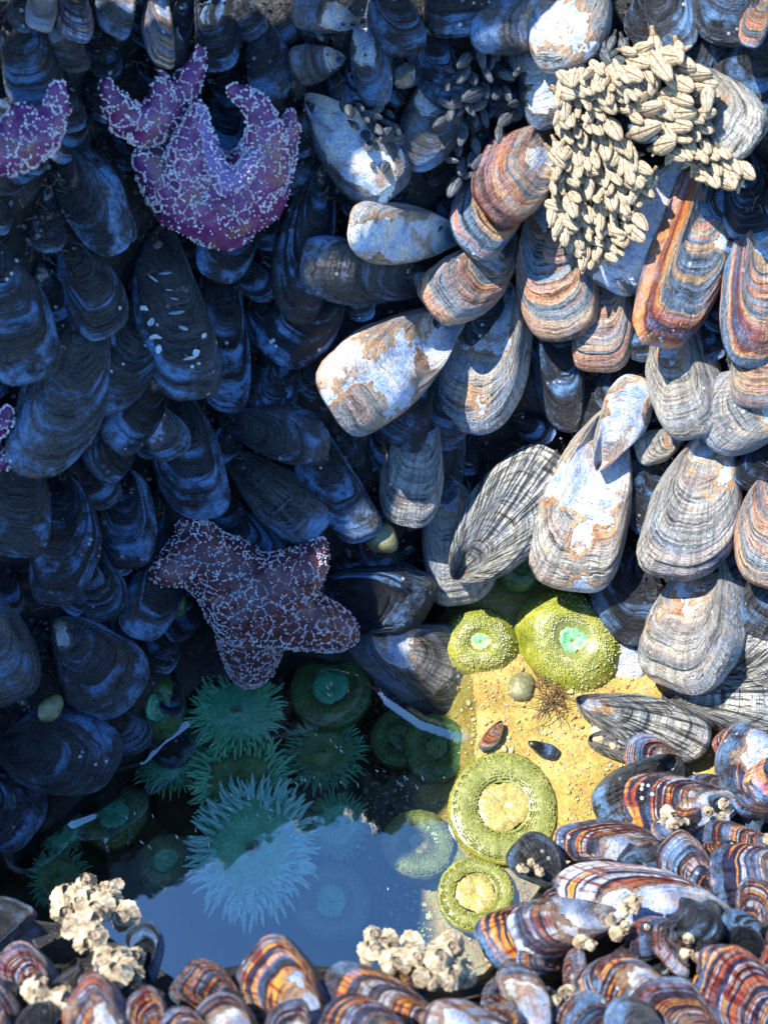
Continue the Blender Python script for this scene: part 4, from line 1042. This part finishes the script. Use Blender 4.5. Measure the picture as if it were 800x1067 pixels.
# ------------------------------------------------------------------ acorn barnacles and crusts
def acorn_mesh(seed):
    rg = random.Random(seed); V = []; n, m = 9, 36
    for i in range(n):
        f = i/(n-1); rad = 1-.55*f**.8
        for k in range(m):
            a = 6.283*k/m; rb = 1+.10*abs(math.sin(3*a+seed))+.05*math.sin(13*a)*(1-f*.5)
            V.append((rad*rb*math.cos(a), rad*rb*math.sin(a), .85*f+(.14*math.sin(3*a*1.0+1) if i == n-1 else 0)))
    return V, grid_faces(n, m, True)
def acorn_meshes(seed):
    V, Fc = acorn_mesh(seed)
    a = bpy.data.meshes.new('shell_wall'); a.from_pydata(V, [], Fc); a.materials.append(M['acorn'])
    a.polygons.foreach_set('use_smooth', [False]*len(a.polygons))
    m = 20; W = [(.46*math.cos(6.283*k/m), .46*math.sin(6.283*k/m), .72) for k in range(m)] + [(.2*math.cos(6.283*k/m), .3*math.sin(6.283*k/m), .62) for k in range(m)] + [(0, 0, .72)]
    Fb = [(k, (k+1) % m, m+(k+1) % m, m+k) for k in range(m)] + [(m+k, m+(k+1) % m, 2*m) for k in range(m)]
    b = bpy.data.meshes.new('opening_plates'); b.from_pydata(W, [], Fb); b.materials.append(M['acorn_in'])
    return a, b
AC = [acorn_meshes(s) for s in range(4)]
def acorn(p, n, s, label, group, tall=1.0, k=0):
    r = empty('acorn_barnacle'); m3 = frame_at(p, n) @ Matrix.Rotation(random.uniform(0, 6), 3, 'Z')
    r.matrix_world = Matrix.Translation(p) @ m3.to_4x4(); tag(r, label, 'barnacle', group)
    for nm, me in zip(('shell_wall', 'opening_plates'), AC[k % 4]):
        o = bpy.data.objects.new(nm, me); COL.objects.link(o); o.parent = r; o.scale = (s, s, s*tall)
def crust(cx, cy, rx, ry, n, size, lift, label, seed, tall=1.0):
    rg = random.Random(seed)
    for i in range(n):
        a = rg.random()*6.283; q = math.sqrt(rg.random()); x, y = cx+rx*q*math.cos(a), cy+ry*q*math.sin(a)
        p = mound_hit(x, y, lift*(1-.4*q)-.008); n_ = ((CAM-p).normalized()*.7+Vector((rg.uniform(-.7, .7), rg.uniform(-.5, .7), .4))).normalized()
        acorn(p, n_, size*rg.uniform(.45, 1.05)/F*(p-CAM).length, label, label.split(' in ')[-1], tall*rg.uniform(.8, 1.3), i)
crust(452, 1002, 44, 26, 26, 13, .055, 'chalky white barnacle in the big crust at the bottom centre', 1)
crust(392, 985, 14, 22, 6, 11, .05, 'chalky white barnacle in the small pile left of the big crust', 2)
crust(98, 952, 36, 34, 24, 14, .06, 'cream barnacle in the tall crust at the bottom left', 3)
crust(122, 1010, 24, 26, 12, 13, .055, 'cream barnacle in the lower part of the bottom left crust', 4)
crust(50, 1042, 22, 16, 6, 14, .055, 'yellowish barnacle in the pile at the bottom left corner', 5, 1.4)
crust(655, 955, 22, 24, 10, 9, .075, 'white spiky barnacle in the group on the longest near mussel', 6, 2.0)
crust(703, 852, 16, 18, 6, 8, .06, 'white spiky barnacle in the group behind the slim mussel', 7, 2.0)
crust(748, 838, 13, 14, 5, 8, .065, 'white spiky barnacle in the group by the pale blue rim', 8, 2.0)
crust(556, 905, 14, 10, 5, 7, .05, 'white barnacle in the crust at the left tip of the shelf', 9, 1.4)
crust(612, 985, 12, 10, 4, 8, .06, 'white barnacle in the pair below the longest near mussel', 10, 2.0)
crust(724, 990, 16, 18, 5, 7, .06, 'cream barnacle in the row beside the cream ribbed mussel', 11, 2.2)
crust(580, 1030, 13, 16, 5, 8, .055, 'cream barnacle in the row by the blue tipped mussel', 12, 2.0)
crust(790, 880, 12, 20, 5, 8, .06, 'white barnacle in the patch on the right edge mussel', 13, 1.2)

# ------------------------------------------------------------------ small things on the sand
def pebble(p, r, mat, label, cat, group=None, sq=(1, .8, .6), seed=0, name='pebble'):
    bm = bmesh.new(); bmesh.ops.create_icosphere(bm, subdivisions=3, radius=r)
    for v in bm.verts:
        v.co += v.co.normalized()*r*.22*noise.noise(v.co/r*1.1+Vector((seed*3.3, 0, 0))); v.co = Vector((v.co.x*sq[0], v.co.y*sq[1], v.co.z*sq[2]))
    me = bpy.data.meshes.new(name); bm.to_mesh(me); bm.free(); me.materials.append(mat)
    me.polygons.foreach_set('use_smooth', [True]*len(me.polygons))
    o = bpy.data.objects.new(name, me); COL.objects.link(o); o.location = p; o.rotation_euler = (0, 0, seed*1.3)
    tag(o, label, cat, group); return o
pebble(on_z(543, 715, .006), .016, M['pebble'], 'smooth olive pebble below the two closed anemones', 'pebble', seed=1)
pebble(wall_hit(397, 560, .03), .017, M['pebble'], 'round greenish brown pebble stuck above the blue mussel in the centre', 'pebble', seed=2, sq=(1, .8, .8))
pebble(wall_hit(53, 738, .055), .012, M['pebble'], 'round grey brown limpet at the end of the checked mussel', 'limpet', seed=3, name='limpet')
rg = random.Random(3)
for i, (x, y, r, lab) in enumerate([(625, 765, .011, 'amber yellow pebble at the foot of the left ribbed mussel'), (640, 775, .010, 'pale cream pebble right of the amber yellow one'),
        (628, 748, .008, 'small white pebble just above the amber yellow one'), (655, 785, .009, 'bluish pebble closest to the near shelf')]):
    pebble(on_z(x, y, .010), r, M['chip'] if i != 3 else M['pebble'], lab, 'pebble', seed=5+i)
def scatter_stuff():
    V = []; Fc = []; rg = random.Random(9)
    bm = bmesh.new(); bmesh.ops.create_icosphere(bm, subdivisions=1, radius=1); bv = [v.co.copy() for v in bm.verts]; bf = [[v.index for v in f.verts] for f in bm.faces]; bm.free()
    for i in range(5000):
        x = rg.uniform(-.02, .36); y = rg.uniform(-.5, -.1); r = rg.uniform(.0006, .0017)*(2.2 if rg.random() < .05 else 1); b = len(V)
        c = Vector((x, y, floor_z(x, y)+r*.4)); s = Vector((rg.uniform(.7, 1.3), rg.uniform(.7, 1.3), rg.uniform(.5, .9)))
        for v in bv: V.append((c.x+v.x*r*s.x, c.y+v.y*r*s.y, c.z+v.z*r*s.z))
        for f in bf: Fc.append([b+k for k in f])
    tag(meshobj('sand_grains', V, Fc, M['grit']), 'coarse pale grit strewn on the golden sand', 'grit', kind='stuff')
M['grit'] = spotty('grit', [(.35, (.25, .16, .05)), (.5, (.50, .38, .14)), (.65, (.75, .68, .5))], 160, .6, 300, .0004)
scatter_stuff()
def tube_curve(name, pts, rad, mat, parent=None):
    V = []; m = 5
    for i, p in enumerate(pts):
        d = (pts[min(i+1, len(pts)-1)]-pts[max(i-1, 0)]).normalized(); s = d.cross(Vector((0, 0, 1))).normalized(); u = s.cross(d)
        f = i/(len(pts)-1); r = rad*(1-.6*f)
        for k in range(m):
            a = 6.283*k/m; V.append(p+(s*math.cos(a)+u*math.sin(a))*r)
    return meshobj(name, V, grid_faces(len(pts), m, True), mat, parent)
tuft = empty('byssus_tuft', on_z(572, 735, .004)); tag(tuft, 'brown tuft of fine byssus threads on the sand below the larger closed anemone', 'threads')
for i in range(60):
    a0 = on_z(572+rg.uniform(-14, 14), 730+rg.uniform(-18, 14), .004); a = rg.uniform(0, 6.28); L = rg.uniform(.012, .035); pts_ = []
    d = Vector((math.cos(a), math.sin(a)-.3, 0))
    for j in range(8):
        f = j/7; d = (d+Vector((rg.uniform(-.3, .3), rg.uniform(-.3, .3), 0))).normalized()
        q = (a0 if j == 0 else q+d*L/7); pts_.append(Vector((q.x, q.y, floor_z(q.x, q.y)+.006*(1-f)+.0015)) - tuft.location)
    tube_curve('thread', pts_, .0005, M['thread'], tuft)
# loose shells on the sand
def loose_shell(px, py, ang, L, style, label, z=.009):
    p = on_z(px, py, z); d = Vector((math.cos(R(ang)), -math.sin(R(ang))*1.0, 0))
    place(p-d*L/2, p+d*L/2, L*.5, Vector((0, -.2, 1)), style, label, 'loose shells on the sand', thick=.6, lo=False)
loose_shell(566, 779, 20, .030, 'K', 'tiny dark mussel with blue sheen lying loose on the sand')
loose_shell(513, 768, 120, .034, 'O', 'loose orange and white shell on the sand by the shaded water edge')
loose_shell(660, 775, 10, .035, 'AN', 'little pale blue and red mussel between the ribbed shells and the near shelf', .018)

# ------------------------------------------------------------------ threads and shell hash between the mussels
def wall_stuff():
    rg = random.Random(21)
    V = []; Fc = []; bm = bmesh.new(); bmesh.ops.create_icosphere(bm, subdivisions=1, radius=1); bv = [v.co.copy() for v in bm.verts]; bf = [[v.index for v in f.verts] for f in bm.faces]; bm.free()
    for i in range(5000):
        x = rg.uniform(-30, 830); y = rg.uniform(-30, 800)
        if y > base_y(x)+5: continue
        c = wall_hit(x, y, rg.uniform(-.004, .016)); r = rg.uniform(.0007, .0022); b = len(V)
        if rg.random() < .06: r *= 2
        m = Matrix.Rotation(rg.random()*6, 3, (rg.random(), rg.random(), rg.random()+.1)) @ Matrix.Diagonal((r*1.4, r, r*.4))
        for v in bv: V.append(c+m @ v)
        for f in bf: Fc.append([b+k for k in f])
    tag(meshobj('shell_hash', V, Fc, M['hash'], smooth=False), 'broken shell bits and grit caught between the mussels', 'shell bits', kind='stuff')
    V = []; Fc = []
    for i in range(2600):
        x = rg.uniform(-30, 830); y = rg.uniform(-30, 790)
        if y > base_y(x)+5: continue
        p = wall_hit(x, y, rg.uniform(0, .02)); d = Vector((rg.gauss(0, 1), rg.gauss(0, .4), rg.gauss(0, 1))).normalized(); L = rg.uniform(.006, .018); n = 5; w0 = rg.uniform(.0002, .0004)
        for j in range(n):
            d = (d+Vector((rg.gauss(0, .3), rg.gauss(0, .3), rg.gauss(0, .3)))).normalized(); s_ = d.cross(Vector((.3, .2, .9))).normalized(); u = s_.cross(d)
            for k in range(3): V.append(p+(s_*math.cos(k*2.09)+u*math.sin(k*2.09))*w0)
            p = p+d*L/n
        b = len(V)-n*3
        for f in grid_faces(n, 3, True): Fc.append(tuple(b+k for k in f))
    tag(meshobj('byssus_threads', V, Fc, M['thread'], smooth=False), 'fine brown byssus threads tying the mussels to the rock', 'threads', kind='stuff')
M['hash'] = spotty('shell_hash', [(.35, (.01, .013, .02)), (.55, (.05, .06, .08)), (.68, (.30, .31, .30))], 300, .5, 300, .0004)
wall_stuff()

def glint_flecks():  # white slivers laid on the water in place of ripple glints
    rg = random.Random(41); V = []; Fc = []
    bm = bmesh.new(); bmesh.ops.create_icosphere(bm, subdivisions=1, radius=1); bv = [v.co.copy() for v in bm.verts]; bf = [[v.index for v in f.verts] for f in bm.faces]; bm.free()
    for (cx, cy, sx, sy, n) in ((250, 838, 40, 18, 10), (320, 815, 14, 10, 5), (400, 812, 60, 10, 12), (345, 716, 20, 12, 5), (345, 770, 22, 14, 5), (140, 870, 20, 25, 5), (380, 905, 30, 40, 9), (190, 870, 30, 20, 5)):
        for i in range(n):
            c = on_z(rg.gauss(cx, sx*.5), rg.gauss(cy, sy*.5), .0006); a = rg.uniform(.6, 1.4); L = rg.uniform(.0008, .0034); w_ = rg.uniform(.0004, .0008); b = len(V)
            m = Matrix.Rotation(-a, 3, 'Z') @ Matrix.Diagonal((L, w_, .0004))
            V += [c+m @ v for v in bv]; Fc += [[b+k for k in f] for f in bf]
    tag(meshobj('glint_flecks', V, Fc, M['glint']), 'tiny white flecks standing in for ripple glints on the pool', 'flecks', kind='stuff')
M['glint'] = spotty('white_glints', [(.3, (.7, .72, .75)), (.6, (.85, .86, .88))], 60, .3, 400, .0002)
glint_flecks()

# pale lichen spots grown on the long mussel at left centre
def lichen_spots():
    host = [o for o in COL.objects if o.get('label', '').startswith('long dark blue mussel spotted')][0]
    bpy.context.view_layer.update(); dg = bpy.context.evaluated_depsgraph_get(); inv = host.matrix_world.inverted(); rg = random.Random(8)
    for (x, y, r) in ((160,290,5),(176,302,4),(184,325,8),(191,341,5),(157,335,4),(162,352,6),(198,374,6),(205,368,4),(172,284,6),(182,311,4),(150,322,4),(213,350,3),(166,364,4)):
        hit, p, n, i, o, m = SC.ray_cast(dg, CAM, ray(x, y))
        if not hit or o.parent is None or o.parent.name != host.name: continue
        bm = bmesh.new(); bmesh.ops.create_icosphere(bm, subdivisions=3, radius=1)
        for v in bm.verts:
            k = 1+.35*noise.noise(Vector((v.co.x*1.3, v.co.y*1.3, x)))+.12*noise.noise(Vector((v.co.x*4, v.co.y*4, x))); v.co = Vector((v.co.x*k, v.co.y*k, v.co.z))
        bmesh.ops.transform(bm, matrix=inv @ (Matrix.Translation(p) @ frame_at(p, n).to_4x4() @ Matrix.Diagonal((r/F*1.1, r/F*1.1, .0006, 1))), verts=bm.verts)
        me = bpy.data.meshes.new('lichen_spot'); bm.to_mesh(me); bm.free(); me.materials.append(M['lichen'])
        me.polygons.foreach_set('use_smooth', [True]*len(me.polygons))
        q = bpy.data.objects.new('lichen_spot', me); COL.objects.link(q); q.parent = host
M['lichen'] = spotty('pale_lichen', [(.3, (.30, .38, .42)), (.6, (.58, .66, .70))], 120, .6, 500, .0004)
lichen_spots()
